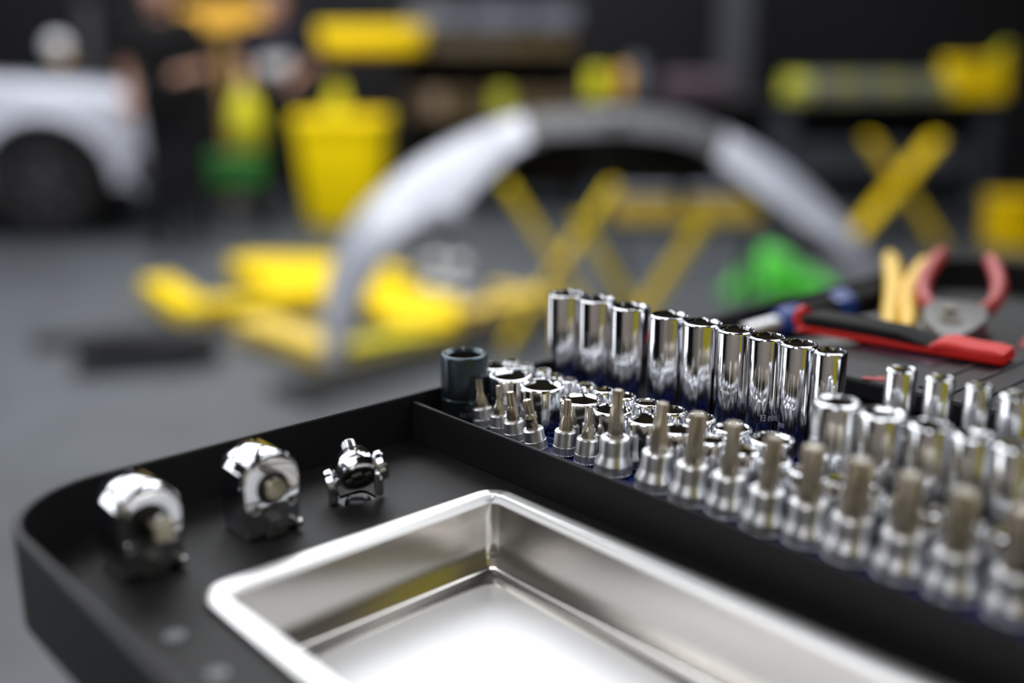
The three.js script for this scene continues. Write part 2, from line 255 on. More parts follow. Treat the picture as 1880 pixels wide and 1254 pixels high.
[[433, 217, 13.6], [433, 199, 12.2], [434, 182, 11.2], [433, 165, 15]].forEach(([a, b, d], i) => socket('stepped_socket', ['first slim deep chrome socket in front of the black case', 'second slim deep chrome socket in front of the black case', 'third and thinnest slim deep socket in front of the black case', 'dull deep socket at the right edge in front of the black case'][i], a, b, d, 57, { turn: i, base: d + 3.2, baseH: 30, chamfer: 0.0012, mat: M.chromeWorn, af: 1.2, group: 'slim deep sockets' }));
{
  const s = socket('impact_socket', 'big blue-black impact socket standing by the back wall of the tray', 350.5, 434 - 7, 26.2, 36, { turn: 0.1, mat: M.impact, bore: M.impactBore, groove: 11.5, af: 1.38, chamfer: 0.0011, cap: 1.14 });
  part('size_marking', ...marking('M17WL', 0.01318, 0.0042, 0.0042, 1.25, 0.35, '#5e5550'), s, 'faint etched lettering');
  part('drive_marking', ...marking('13 3/8', 0.01318, 0.0082, 0.0034, 0.9, 0.35, '#564e4a'), s, 'faint etched lettering');
}

// ---------------------------------------------------------------- bit sockets
const BITS = [ // a, b, tip radius, shaft length scale, tilt to the right in degrees
  [347.5, 407, 1.75, 's', -6.5], [346, 392, 1.4, 's', -2.5], [345, 379, 2.3, 's', -6], [345, 363, 2.6, 's', -11],
  [349.5, 348, 1.95, 's', 3.5], [349.5, 333, 1.2, 's', 4.5], [350, 315, 2.7, 'h', 2.3], [350, 289, 3.1, 'h', 3.3], [350, 269, 4.0, 'l', 3.6], [352, 250, 3.9, 'l', 2], [350, 230, 3.9, 'l', 4.2], [353, 211, 4.9, 'l', 1], [353, 192, 5.5, 'l', 3.4], [354, 171, 5.3, 'l', 2.6], [354.5, 150, 5.3, 'l', 1], [355, 128, 5.6, 'l', 0.3]];
BITS.forEach(([a, b, tr, kind, tilt], i) => {
  const lab = ['bit socket with a thin star tip, nearest the blue-black impact socket', 'second bit socket in the front row, with the slimmest upright star tip', 'third bit socket in the front row, with a stout short star tip', 'fourth bit socket in the front row, leaning left on its rail', 'fifth bit socket in the front row, first after the gap', 'sixth bit socket in the front row, with a needle-thin tip', 'first large bit socket in the front row, with a hexagonal shank'][i] ?? `${ORD[i]} bit socket from the tray's back wall in the front row along the divider`;
  const c = thing('bit_socket', lab, 'bit socket', T(a, b, RAIL), 0, 'bit sockets along the divider');
  c.rotation.set(0, i * 0.5, -tilt * Math.PI / 180, 'ZYX');
  const t = tr * MM;
  if (kind === 's') {
    const R = 0.0054, K = 0.0058, h = i > 3 ? 0.0128 : 0.0110, tip = i > 3 ? 0.0285 : 0.0262;
    part('holder', loft([[0.0044, R * 0.9], [0.0047, R * 1.03], [0.0055, R], [h - 0.0008, R], [h - 0.0002, R - 0.0005], [h, R - 0.0009], [h, 0.0034], [h - 0.001, 0.0033]], 60), M.satin, c);
    part('knurled_band', loft([[0, K * 0.7], [0, K - 0.0003], [0.0004, K], [0.0006, knurlR(K, 26)], [0.0043, knurlR(K, 26)], [0.0045, K], [0.0048, R]], 208, 0.35), M.satin, c);
    const hx = hexR(0.0061, 1.12), hb = h + 0.0038;
    part('bit', loft([[h - 0.001, hx], [hb - 0.0012, hx], [hb, (q) => Math.min(hx(q), 0.0031)], [hb + 0.0018, t * 1.35], [hb + 0.0034, t * 1.08], [hb + 0.0042, starR(t, 0.12)], [tip - 0.0005, starR(t, 0.13)], [tip, starR(t * 0.86, 0.13)], [tip, tiny]], 72, 0.6), M.bitSteel, c);
  } else {
    const s = i > 11 ? 1.1 : i > 6 ? 1 + (i - 6) * 0.006 : 1, R = 0.0073 * s, K = 0.0093 * s, h = 0.0182, tip = 0.0412;
    part('holder', loft([[0.0046, K * 0.93], [0.0050, K * 0.99], [0.0058, K * 0.97], [0.0072, R * 1.13], [0.0088, R * 1.02], [0.0102, R], [h - 0.0012, R], [h - 0.0003, R - 0.0006], [h, R - 0.0012], [h, R * 0.6], [h - 0.001, R * 0.58]], 72), M.satin, c);
    part('knurled_band', loft([[0, K * 0.7], [0, K - 0.0004], [0.0006, K], [0.0009, knurlR(K, 36)], [0.0042, knurlR(K, 36)], [0.0045, K], [0.0050, K * 0.99]], 288, 0.35), M.satin, c);
    const hx = hexR(kind === 'h' ? (i === 6 ? 0.0066 : 0.0077) : 0.0079 * s, 1.12);
    const mid = kind === 'h' ? h + 0.0105 : h + 0.002;
    const rings = kind === 'h' ? [[h - 0.001, hx], [mid, hx], [mid + 0.0012, t * 1.22], [mid + 0.003, starR(t * 1.12, 0.06)], [tip - 0.0075, starR(t, 0.12)], [tip - 0.0005, starR(t, 0.13)], [tip, starR(t * 0.88, 0.13)], [tip, tiny]]
      : [[h - 0.001, t * 1.04], [h + 0.003, t * 1.04], [h + 0.006, starR(t * 1.03, 0.05)], [h + 0.010, starR(t, 0.13)], [tip - 0.0008, starR(t, 0.14)], [tip, starR(t * 0.88, 0.14)], [tip, tiny]];
    part('bit', loft(rings, 96, 0.6), M.bitSteel, c);
  }
});

// ---------------------------------------------------------------- ratchets (handles hang through slots in the tray)
function ratchet(label, a, b, drive) {
  const c = thing('ratchet', label, 'ratchet', T(a, b, TRAY), TURN);   // local z points to the front of the trolley: the face side
  const s = new THREE.Shape(), R = 0.0142, cy = 0.0242;
  s.moveTo(-0.0128, 0.0006); s.lineTo(-0.0137, 0.012); s.absarc(0, cy, R, Math.PI * 1.03, -Math.PI * 0.03, true); s.lineTo(0.0137, 0.012); s.lineTo(0.0128, 0.0006); s.lineTo(-0.0128, 0.0006);
  const body = extrude(s, 0.0225, 0.0018); body.translate(0, 0, -0.0125);
  part('head', crease(body, 0.6), M.chrome, c);
  part('handle', merged(box(0.0145, 0.15, 0.011, 0, -0.0735, 0, 0.004)), M.chrome, c);
  const round = (r, d, x, y, z, n = 32) => { const g = new THREE.CylinderGeometry(r, r, d, n); g.rotateX(Math.PI / 2); g.translate(x, y, z); return g; };
  const f = 0.0100;
  const tor = new THREE.TorusGeometry(0.0066, 0.0010, 12, 40); tor.translate(0, 0.0222, f + 0.0002);
  part('gear_ring', merged(round(drive ? 0.0088 : 0.0066, 0.0012, drive ? -0.001 : 0, 0.0222, f + 0.0003), tor), M.darkSteel, c);
  if (drive) {
    const d = part('drive_square', merged(box(0.0092, 0.0092, 0.011, 0.0005, 0.0222, f + 0.0062, 0.001)), M.boss, c);
    const ball = new THREE.SphereGeometry(0.0016, 14, 10); ball.translate(0.0005, 0.0268, f + 0.008); part('detent_ball', ball, M.chrome, d);
  } else {
    const g = loft([[0, 0.0052], [0.0018, 0.0052], [0.0030, 0.0047], [0.0037, 0.0034], [0.0040, 0.0016], [0.0041, tiny]], 40); g.rotateX(Math.PI / 2); g.translate(0, 0.0222, f + 0.0004);
    part('release_button', g, M.boss, c);
  }
  for (const x of [-0.0088, 0.0088]) {
    const ring = new THREE.TorusGeometry(0.0021, 0.0005, 10, 24); ring.translate(x, 0.0142, f); const h = part('screw', ring, M.chrome, c);
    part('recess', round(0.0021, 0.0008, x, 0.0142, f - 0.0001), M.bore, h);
  }
  const lv = extrude([[-0.0048, 0.0008], [-0.0030, 0.0088], [0, 0.0108], [0.0030, 0.0088], [0.0048, 0.0008]], 0.0030, 0.0006); lv.translate(0, 0, f);
  const lever = part('direction_lever', crease(lv, 0.5), M.greySteel, c);
  part('pivot', round(0.0021, 0.0014, 0, 0.0072, f + 0.0034), M.chromeWorn, lever);
  part('lever_tip', box(0.003, 0.0036, 0.006, 0.0108, 0.0035, f + 0.001, 0.001), M.chromeWorn, lever);
}
ratchet('polished ratchet head with a square drive, leftmost in the tray corner', 150, 391, true);
ratchet('polished ratchet head with a round release button, between the other two', 204.5, 391, false);
{
  const c = thing('flex_ratchet', 'small flex-head ratchet with a knurled knob, nearest the divider', 'ratchet', T(253, 389, TRAY), 0);
  const nrm = new THREE.Vector3(0.33, -0.52, 0.79).normalize(), q = new THREE.Quaternion().setFromUnitVectors(new THREE.Vector3(0, -1, 0), nrm);
  const head = new THREE.Group(); const ctr = new THREE.Vector3(0, 0.0148, 0);
  const place = (g) => { g.applyQuaternion(q); g.translate(ctr.x, ctr.y, ctr.z); return g; };
  const R = 0.0114, up = []; for (let i = 0; i <= 16; i++) { const t = i / 16 * Math.PI * 0.5; up.push([R * 0.86 * Math.sin(t) - 0.0005, Math.max(tiny, R * Math.cos(t))]); }
  part('head', place(loft([[-0.0046, 0.0078], [-0.0048, 0.0089], [-0.0040, 0.0097], [-0.0024, 0.0104], ...up], 64, 0.7)), M.chrome, c);
  const cover = part('cover_plate', place(loft([[-0.0046, tiny], [-0.0046, 0.0074], [-0.0043, 0.0078]], 48)), M.darkSteel, c, 'dark recessed cover plate');
  part('switch', place(merged(box(0.0050, 0.0016, 0.0024, 0, -0.0054, 0.0036, 0.0006), box(0.0034, 0.0010, 0.0030, -0.0046, -0.0050, 0.0004, 0.0004), box(0.0034, 0.0010, 0.0030, 0.0046, -0.0050, 0.0004, 0.0004))), M.greySteel, cover);
  for (const x of [-0.0024, -0.0008, 0.0008, 0.0024]) part('tooth_mark', place(merged(box(0.0005, 0.0005, 0.0022, x, -0.0049, -0.0026, 0.0002), box(0.0005, 0.0005, 0.0016, x + 0.0007, -0.0049, -0.0022, 0.0002))), M.boss, cover);
  part('collar', place(loft([[0.0078, 0.0076], [0.0086, 0.0078], [0.0092, 0.0072], [0.0098, 0.0046]], 48)), M.darkSteel, c);
  part('drive_knob', place(loft([[0.0080, knurlR(0.0035, 22)], [0.0162, knurlR(0.0035, 22)], [0.0167, 0.0031], [0.0167, tiny]], 176, 0.4)), M.chromeWorn, c);
  const side = new THREE.Vector3(0.92, 0.30, -0.21).normalize();
  for (const s of [-1, 1]) {
    const yo = loft([[-0.0020, tiny], [-0.0020, 0.0062], [-0.0012, 0.0071], [0.0014, 0.0071], [0.0024, 0.0060], [0.0024, tiny]], 40, 0.6);
    yo.applyQuaternion(new THREE.Quaternion().setFromUnitVectors(new THREE.Vector3(0, 1, 0), side.clone().multiplyScalar(s))); yo.translate(ctr.x + side.x * s * 0.0122, ctr.y + side.y * s * 0.0122 - 0.002, ctr.z + side.z * s * 0.0122);
    const leg = box(0.0046, 0.0125, 0.0115, side.x * s * 0.0112, 0.0068 + (s > 0 ? 0.0022 : -0.0002), side.z * s * 0.0112, 0.0016);
    const y = part('yoke_arm', merged(yo, leg), M.chrome, c);
    const rv = loft([[0, 0.0021], [0.0006, 0.0019], [0.0008, 0.0012], [0.0008, tiny]], 28); rv.applyQuaternion(new THREE.Quaternion().setFromUnitVectors(new THREE.Vector3(0, 1, 0), side.clone().multiplyScalar(s))); rv.translate(ctr.x + side.x * s * 0.0139, ctr.y + side.y * s * 0.0139 - 0.002, ctr.z + side.z * s * 0.0139);
    part('rivet', rv, M.chromeWorn, y);
  }
  part('handle', merged(box(0.013, 0.12, 0.010, 0, -0.0585, -0.001, 0.004)), M.darkSteel, c);
}

// ---------------------------------------------------------------- tools lying behind the sockets
{
  const a0 = 516, a1 = 650, b0 = 60, b1 = 327, c = thing('tool_case', 'flat black plastic tool case with ribbed lid and small red mark', 'case', T((a0 + a1) / 2, (b0 + b1) / 2, TRAY), TURN);
  const W = (a1 - a0) * MM, D = (b1 - b0) * MM;
  part('base', box(W, 0.016, D, 0, 0.0082, 0, 0.003), M.blackPlastic, c);
  const lid = part('lid', box(W - 0.001, 0.0125, D - 0.001, 0, 0.0235, 0, 0.003), M.blackPlastic, c);
  for (let i = 0; i < 12; i++) part('rib', box(W - 0.02, 0.0016, 0.0032, 0, 0.0299, -D / 2 + 0.075 + i * 0.0155, 0.0006), M.blackPlastic, lid);
  part('blue_sheen_panel', box(0.07, 0.0006, 0.05, 0.02, 0.0299, -D / 2 + 0.036, 0.0002), std(0.012, 0.016, 0.03, 0.25), lid, 'glossy blue-black panel painted in for a bluish reflection');  // bluish reflection on the lid, put in as a tinted panel
  for (let i = 0; i < 3; i++) { const g = box(0.0045, 0.0007, 0.017 - i * 0.004, 0, 0, 0, 0.0002); g.rotateY(0.5); g.translate(-W / 2 + 0.007 + i * 0.006, 0.0300, -D / 2 + 0.052 + i * 0.003); part('red_mark', g, M.redGrip, lid, 'slanted red mark'); }
  part('latch', box(0.004, 0.012, 0.03, -W / 2 - 0.001, 0.016, 0.04, 0.001), M.darkSteel, c);
}
{ // cutter with red and black handle, lying along the trolley's short side on the case
  const c = thing('utility_knife', 'red and black utility knife lying on the black case', 'knife', T(598, 304, TRAY + 0.0305), TURN + 0.15);
  // side outline in (length, height); length runs towards the front of the trolley
  const L = (p) => { const g = extrude(p[0].map(([x, y]) => [x, y * 0.68]), p[1], 0.0022); g.rotateY(-Math.PI / 2); g.translate(p[1] / 2 + (p[2] ?? 0), 0, 0); return crease(g, 0.6); };
  part('body', L([[[-0.064, 0.001], [-0.056, 0.0085], [-0.012, 0.0085], [0.008, 0.0072], [0.020, 0.006], [0.026, 0.0125], [0.0325, 0.0142], [0.045, 0.0125], [0.058, 0.0128], [0.0645, 0.011], [0.066, 0.003], [0.064, 0.0002], [-0.02, 0.0002]], 0.024]), M.red, c);
  part('grip', L([[[-0.058, 0.0078], [-0.060, 0.016], [-0.052, 0.0185], [-0.020, 0.0175], [0.004, 0.0160], [0.022, 0.0082], [0.0195, 0.0062], [0.008, 0.0070], [-0.012, 0.0083]], 0.026]), M.blackRubber, c, 'black rubber grip');
  part('end_loop', tube([[0, 0.002, -0.062], [0, 0.006, -0.0660], [0, 0.0105, -0.065], [0, 0.0135, -0.060]], 0.0037, 20), M.red, c);
}
{ // screwdriver along the back edge
  const c = thing('screwdriver', 'blue and black screwdriver with bright steel shaft along the back edge', 'screwdriver', T(560, 421, TRAY + 0.0147), TURN);
  const lay = (g) => { g.rotateZ(-Math.PI / 2); return g; };
  part('handle', lay(loft([[0.102, 0.006], [0.104, 0.0098], [0.125, 0.0108], [0.150, starR(0.0134, 0.05)], [0.195, starR(0.0138, 0.05)], [0.222, starR(0.0126, 0.04)], [0.232, 0.009], [0.236, tiny]], 60)), M.blackRubber, c);
  part('collar', lay(loft([[0.082, 0.004], [0.083, 0.0092], [0.098, 0.0112], [0.106, 0.0105], [0.107, 0.004]], 48)), M.blueGrip, c, 'blue plastic collar');
  part('band', lay(loft([[0.148, starR(0.0139, 0.05)], [0.160, starR(0.0141, 0.05)], [0.172, starR(0.0141, 0.05)], [0.173, 0.01]], 60)), M.blueGrip, c, 'blue band');
  part('shaft', lay(loft([[-0.024, tiny], [-0.024, 0.003], [0.030, 0.0032], [0.040, 0.0032], [0.041, 0.0062], [0.083, 0.0062]], 32)), M.satin, c);
}
function plierHandle(pts, w, mat, name, parent, label) {            // a padded handle: flat oval section swept along a curve
  const cv = new THREE.CatmullRomCurve3(pts.map((p) => new THREE.Vector3(...p))), n = 30, m = 14, pos = [], idx = [];
  for (let i = 0; i <= n; i++) { const t = i / n, p = cv.getPointAt(t), d = cv.getTangentAt(t), sx = new THREE.Vector3(0, 1, 0).cross(d).normalize(), e = Math.min(1, Math.sqrt(Math.max(0.02, 1 - Math.pow(Math.abs(2 * t - 1), 10)))), k = (0.85 + 0.25 * Math.sin(t * 2.6)) * e;
    for (let j = 0; j <= m; j++) { const q = j / m * Math.PI * 2; pos.push(p.x + sx.x * Math.cos(q) * w * k, p.y + Math.sin(q) * 0.0062 * e + sx.y * Math.cos(q) * w * k, p.z + sx.z * Math.cos(q) * w * k); } }
  for (let i = 0; i < n; i++) for (let j = 0; j < m; j++) { const a = i * (m + 1) + j, b = a + m + 1; idx.push(a, b, a + 1, a + 1, b, b + 1); }
  const c0 = pos.length / 3; for (const i of [0, n]) { const p = cv.getPointAt(i / n); pos.push(p.x, p.y, p.z); }
  for (let j = 0; j < m; j++) { idx.push(j, j + 1, c0); const b = n * (m + 1); idx.push(b + j + 1, b + j, c0 + 1); }
  const g = new THREE.BufferGeometry(); g.setAttribute('position', new THREE.Float32BufferAttribute(pos, 3)); g.setIndex(idx); g.computeVertexNormals(); return part(name, g, mat, parent, label);
}
function flat(pts, h, y, bevel = 0.0012) { const g = extrude(pts.map(([x, z]) => [x, -z]), h, bevel); g.rotateX(-Math.PI / 2); g.translate(0, y, 0); return crease(g, 0.6); }
{ // slip-joint pliers, jaws towards the front, handles resting on the back rim; local -z points along the handles
  const at = T(686, 311, TRAY + 0.014), to = T(852, 382, TRAY), dir = to.clone().sub(at), turn = Math.atan2(-dir.x, -dir.z);
  const c = thing('slip_joint_pliers', 'slip-joint pliers with dull red handles spread apart', 'pliers', at, turn);
  c.rotation.set(0.07, turn, 0, 'YXZ');
  part('jaw', flat([[-0.017, 0.020], [-0.020, -0.010], [-0.014, -0.034], [0.010, -0.034], [0.021, -0.022], [0.022, 0.008], [0.014, 0.034], [0.005, 0.052], [-0.004, 0.052]], 0.010, 0.0115), M.greySteel, c);
  part('lower_jaw', flat([[-0.022, 0.012], [-0.021, -0.028], [0.018, -0.038], [0.025, -0.006], [0.016, 0.030], [0.006, 0.047], [-0.008, 0.048]], 0.009, 0.002), M.greySteel, c);
  part('rivet', cyl(0.0048, 0.0052, 0.003, -0.003, 0.0228, -0.004), M.boss, c);
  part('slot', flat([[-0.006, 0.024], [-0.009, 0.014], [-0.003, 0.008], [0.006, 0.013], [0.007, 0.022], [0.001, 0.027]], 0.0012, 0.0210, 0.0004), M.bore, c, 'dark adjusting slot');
  plierHandle([[-0.013, 0.015, -0.026], [-0.022, 0.017, -0.050], [-0.025, 0.019, -0.09], [-0.022, 0.021, -0.13], [-0.0165, 0.023, -0.178]], 0.0054, M.redGrip, 'handle', c);
  plierHandle([[0.012, 0.013, -0.028], [0.023, 0.015, -0.050], [0.027, 0.018, -0.09], [0.024, 0.020, -0.13], [0.0175, 0.022, -0.170]], 0.0054, M.redGrip, 'handle', c);
}
{
  const at = T(668, 340, TRAY + 0.006), to = T(868, 443, TRAY), dir = to.clone().sub(at), turn = Math.atan2(-dir.x, -dir.z);
  const c = thing('yellow_pliers', 'pliers with two yellow handles forming a Y', 'pliers', at, turn);
  part('jaw', flat([[-0.008, 0.05], [-0.011, 0.012], [-0.010, -0.01], [0.010, -0.01], [0.011, 0.012], [0.008, 0.05], [0, 0.056]], 0.011, 0.006), M.greySteel, c);
  part('rivet', cyl(0.0045, 0.005, 0.003, 0, 0.0182, 0.006), M.boss, c);
  plierHandle([[-0.0058, 0.015, 0.0], [-0.0062, 0.017, -0.045], [-0.0055, 0.021, -0.095], [-0.0075, 0.027, -0.15], [-0.0125, 0.0335, -0.205]], 0.0068, M.yellowGrip, 'handle', c);
  plierHandle([[0.0058, 0.015, 0.0], [0.0062, 0.017, -0.045], [0.0055, 0.021, -0.090], [0.010, 0.027, -0.14], [0.019, 0.0335, -0.19]], 0.0068, M.yellowGrip, 'handle', c);
}
{
  const at = T(690, 262, TRAY), to = T(820, 250, TRAY), dir = to.clone().sub(at), turn = Math.atan2(-dir.x, -dir.z);
  const c = thing('combination_pliers', 'grey combination pliers with red handles at the right edge', 'pliers', at, turn);
  part('jaw', flat([[-0.012, 0.045], [-0.016, 0.004], [-0.010, -0.018], [0.012, -0.018], [0.017, 0.004], [0.012, 0.042], [0, 0.05]], 0.012, 0.004), M.greySteel, c);
  part('rivet', cyl(0.006, 0.0065, 0.003, 0, 0.0172, -0.002), M.chromeWorn, c);
  plierHandle([[-0.008, 0.011, -0.014], [-0.018, 0.012, -0.05], [-0.026, 0.013, -0.11], [-0.024, 0.013, -0.16]], 0.0085, M.redGrip, 'handle', c);
  plierHandle([[0.008, 0.011, -0.014], [0.018, 0.012, -0.05], [0.026, 0.013, -0.11], [0.024, 0.013, -0.16]], 0.0085, M.redGrip, 'handle', c);
}
{ // a dark file between the screwdriver and the knife
  const c = thing('flat_file', 'dark grey flat file lying behind the utility knife', 'file', T(652, 388, TRAY), TURN + 1.25);
  part('blade', box(0.022, 0.006, 0.12, 0, 0.0035, -0.02, 0.001), M.greySteel, c);
  part('handle', box(0.024, 0.020, 0.08, 0, 0.0105, 0.075, 0.008), M.greyPlastic, c);
}

// ---------------------------------------------------------------- bumper on its stand
const V3 = (a) => new THREE.Vector3(...a);
{
  const outer = [[-0.575, 0.285, -3.2], [-0.601, 0.44, -3.28], [-0.59, 0.556, -3.35], [-0.524, 0.702, -3.45], [-0.358, 0.857, -3.55], [-0.15, 0.968, -3.65], [0.028, 1.023, -3.7], [0.21, 1.043, -3.75], [0.405, 1.049, -3.78], [0.594, 1.028, -3.75], [0.759, 0.965, -3.7], [0.931, 0.864, -3.6], [1.079, 0.726, -3.5], [1.164, 0.607, -3.42], [1.20, 0.48, -3.35]];
  const inner = [[-0.535, 0.30, -3.1], [-0.485, 0.464, -3.12], [-0.416, 0.597, -3.14], [-0.326, 0.708, -3.18], [-0.202, 0.745, -3.22], [-0.068, 0.867, -3.28], [0.043, 0.952, -3.33], [0.19, 0.962, -3.36], [0.367, 0.965, -3.4], [0.537, 0.945, -3.36], [0.661, 0.893, -3.32], [0.779, 0.808, -3.25], [0.89, 0.725, -3.2], [0.997, 0.662, -3.15], [1.10, 0.50, -3.12]];
  const co = new THREE.CatmullRomCurve3(outer.map(V3)), ci = new THREE.CatmullRomCurve3(inner.map(V3));
  const c = thing('car_bumper', 'white car bumper with dark grille resting arched on a yellow trestle', 'bumper', [0, 0, 0]);
  // a skin between the two edges, crowned outwards, with thickness
  function shell(t0, t1, v0, v1, lift, n = 40, m = 10, th = 0.014) {
    const pos = [], idx = [], P = (t, v, k) => { const a = co.getPoint(t), b = ci.getPoint(t), p = b.lerp(a, v), out = new THREE.Vector3(p.x - 0.3, p.y - 0.3, 0.25).normalize(), bulge = lift * 4 * v * (1 - v) + k; return p.addScaledVector(out, bulge); };
    for (const k of [0, -th]) for (let i = 0; i <= n; i++) for (let j = 0; j <= m; j++) { const p = P(t0 + (t1 - t0) * i / n, v0 + (v1 - v0) * j / m, k); pos.push(p.x, p.y, p.z); }
    const q = (s, i, j) => s * (n + 1) * (m + 1) + i * (m + 1) + j;
    for (const s of [0, 1]) for (let i = 0; i < n; i++) for (let j = 0; j < m; j++) { const a = q(s, i, j), b = q(s, i, j + 1), d = q(s, i + 1, j), e = q(s, i + 1, j + 1); s ? idx.push(a, d, b, b, d, e) : idx.push(a, b, d, b, e, d); }
    for (let i = 0; i < n; i++) for (const j of [0, m]) { const a = q(0, i, j), b = q(0, i + 1, j), d = q(1, i, j), e = q(1, i + 1, j); idx.push(a, b, d, b, e, d); }
    for (let j = 0; j < m; j++) for (const i of [0, n]) { const a = q(0, i, j), b = q(0, i, j + 1), d = q(1, i, j), e = q(1, i, j + 1); idx.push(a, b, d, b, e, d); }
    const g = new THREE.BufferGeometry(); g.setAttribute('position', new THREE.Float32BufferAttribute(pos, 3)); g.setIndex(idx); return crease(g, 0.7);
  }
  part('wing', shell(0, 0.435, 0, 1, 0.04), M.whitePaint, c, 'white left wing');
  part('wing', shell(0.705, 1, 0, 1, 0.03), M.whitePaint, c, 'white right wing');
  const gr = part('grille', shell(0.43, 0.71, 0.1, 0.95, 0.02), M.grille, c, 'dark grey middle section');
  const bd = co.getPoint(0.555).lerp(ci.getPoint(0.555), 0.6); const badge = new THREE.SphereGeometry(0.04, 20, 14); badge.scale(1, 0.7, 0.5); badge.translate(bd.x, bd.y + 0.02, bd.z + 0.03); part('badge', badge, M.lampGlass, gr, 'pale round badge');
  for (let i = 0; i < 9; i++) { const t = 0.45 + i * 0.03, o = co.getPoint(t), n = ci.getPoint(t), b = n.clone().lerp(o, 0.2), a = n.clone().lerp(o, 0.85); part('slat', bar([b.x, b.y + 0.016, b.z], [a.x, a.y + 0.016, a.z], 0.012, 0.012), M.blackPlastic, gr); }
  const f = ci.getPoint(0.275), fog = new THREE.SphereGeometry(0.075, 24, 16); fog.scale(1, 0.75, 0.7); fog.translate(f.x + 0.005, f.y - 0.01, f.z - 0.02); part('lamp_surround', fog, M.whitePaint, c);
  const crash = new THREE.CatmullRomCurve3([[-0.15, 0.80, -3.6], [0.1, 0.90, -3.68], [0.4, 0.93, -3.7], [0.65, 0.90, -3.68], [0.88, 0.76, -3.58]].map(V3)); part('crash_bar', new THREE.TubeGeometry(crash, 30, 0.045, 12), M.blackPlastic, c);
  part('inner_liner', merged(bar([0.78, 0.80, -3.5], [1.02, 0.58, -3.4], 0.16, 0.03), bar([-0.10, 0.80, -3.5], [-0.30, 0.66, -3.45], 0.10, 0.03), bar([0.0, 0.82, -3.65], [0.72, 0.86, -3.66], 0.03, 0.08)), M.blackPlastic, c);
}
{
  const c = thing('bumper_trestle', 'yellow folding trestle with two crossed leg frames under the white bumper', 'trestle', [0.3, 0, -3.8]);
  const X = (cx, z, w) => { const o = []; for (const s of [-1, 1]) { const b = part('crossed_leg', bar([cx - 0.3 - s * w, 0.72, z + 3.8 + s * 0.025], [cx - 0.3 + s * w, 0.02, z + 3.8 + s * 0.025], 0.075, 0.035), M.yellowBin, c); o.push(b); } part('pivot_bolt', (() => { const g = cyl(0.022, 0.022, 0.13); g.rotateX(Math.PI / 2); g.translate(cx - 0.3, 0.37, z + 3.8); return g; })(), M.greySteel, c); };
  X(0.425, -3.38, 0.215); X(0.20, -4.3, 0.225);
  for (const s of [-1, 1]) part('tie_rod', bar([0.125 + s * 0.15, 0.20, 0.42], [-0.1 + s * 0.16, 0.20, -0.5], 0.02, 0.02), M.darkSteel, c);
  for (const s of [-1, 1]) part('padded_upright', merged(bar([0.1 + s * 0.2, 0.70, 0.12], [0.1 + s * 0.18, 0.905, 0.12], 0.04, 0.04), bar([0.1 + s * 0.18 - 0.05, 0.905, 0.12], [0.1 + s * 0.18 + 0.05, 0.905, 0.12], 0.06, 0.05)), M.blackRubber, c);
}
{
  const c = thing('work_trestle', 'pale yellow trestle beam seen through the arch of the bumper', 'trestle', [0.80, 0, -4.75]);
  part('beam', box(0.66, 0.12, 0.09, 0, 0.555, 0, 0.01), M.yellowPale, c);
  part('grey_pad', box(0.66, 0.03, 0.10, 0, 0.63, 0, 0.01), M.binGrey, c);
  for (const s of [-1, 1]) part('leg', merged(bar([s * 0.29, 0.52, 0.02], [s * 0.31, 0.01, 0.2], 0.035, 0.035), bar([s * 0.29, 0.52, -0.02], [s * 0.31, 0.01, -0.2], 0.035, 0.035)), M.benchBlue, c);
}
{ // low yellow lift on the floor
  const c = thing('vehicle_lift', 'low bright yellow vehicle lift frame spread on the grey floor', 'lift', [-0.95, 0, -4.95]);
  const lay = (pts, y, h) => { const g = extrude(pts.map(([x, z]) => [x + 0.95, -(z + 4.95)]), h, 0.012); g.rotateX(-Math.PI / 2); g.translate(0, y, 0); return crease(g, 0.6); };
  part('platform', lay([[-1.62, -5.85], [-1.50, -6.0], [-1.02, -5.92], [-0.88, -5.06], [-1.12, -4.98]], 0.03, 0.09), M.yellowLift, c);
  part('platform', lay([[-0.82, -5.16], [-0.66, -5.30], [-0.24, -4.82], [-0.25, -4.36], [-0.50, -4.38]], 0.03, 0.09), M.yellowLift, c);
  const B = (p, q, w, h, m, y = 0.06) => part('arm', bar([p[0] + 0.95, y, p[1] + 4.95], [q[0] + 0.95, y, q[1] + 4.95], w, h), m, c);
  B([-1.88, -5.40], [-1.46, -4.72], 0.16, 0.09, M.yellowLift); B([-1.47, -4.82], [-1.0, -5.1], 0.17, 0.09, M.yellowLift);
  B([-1.18, -4.55], [-0.70, -4.06], 0.17, 0.08, M.yellowPale); B([-0.72, -4.08], [-0.27, -4.44], 0.13, 0.06, M.mustard);
  B([-0.95, -5.05], [-0.75, -4.9], 0.14, 0.07, M.yellowLift); B([-0.26, -4.7], [0.20, -5.2], 0.12, 0.06, M.yellowPale); B([-0.1, -5.3], [0.2, -5.05], 0.08, 0.05, M.yellowPale);
  B([-0.72, -5.6], [-0.58, -5.35], 0.14, 0.10, M.yellowLift, 0.08); B([-0.95, -5.35], [-0.70, -5.2], 0.10, 0.06, M.greySteel, 0.05);
}
for (const [x, z, s] of [[-0.42, -5.75, 'left'], [-0.29, -5.68, 'right']]) {
  const c = thing('jack_pad', `round grey steel jack pad, the ${s} of two behind the yellow lift`, 'jack pad', [x, 0, z]);
  part('column', loft([[0, 0.07], [0.01, 0.075], [0.03, 0.045], [0.12, 0.045], [0.122, tiny]], 40), M.satin, c); part('cap', loft([[0.118, 0.03], [0.12, 0.068], [0.145, 0.07], [0.15, 0.06], [0.15, tiny]], 40), M.satin, c);
}
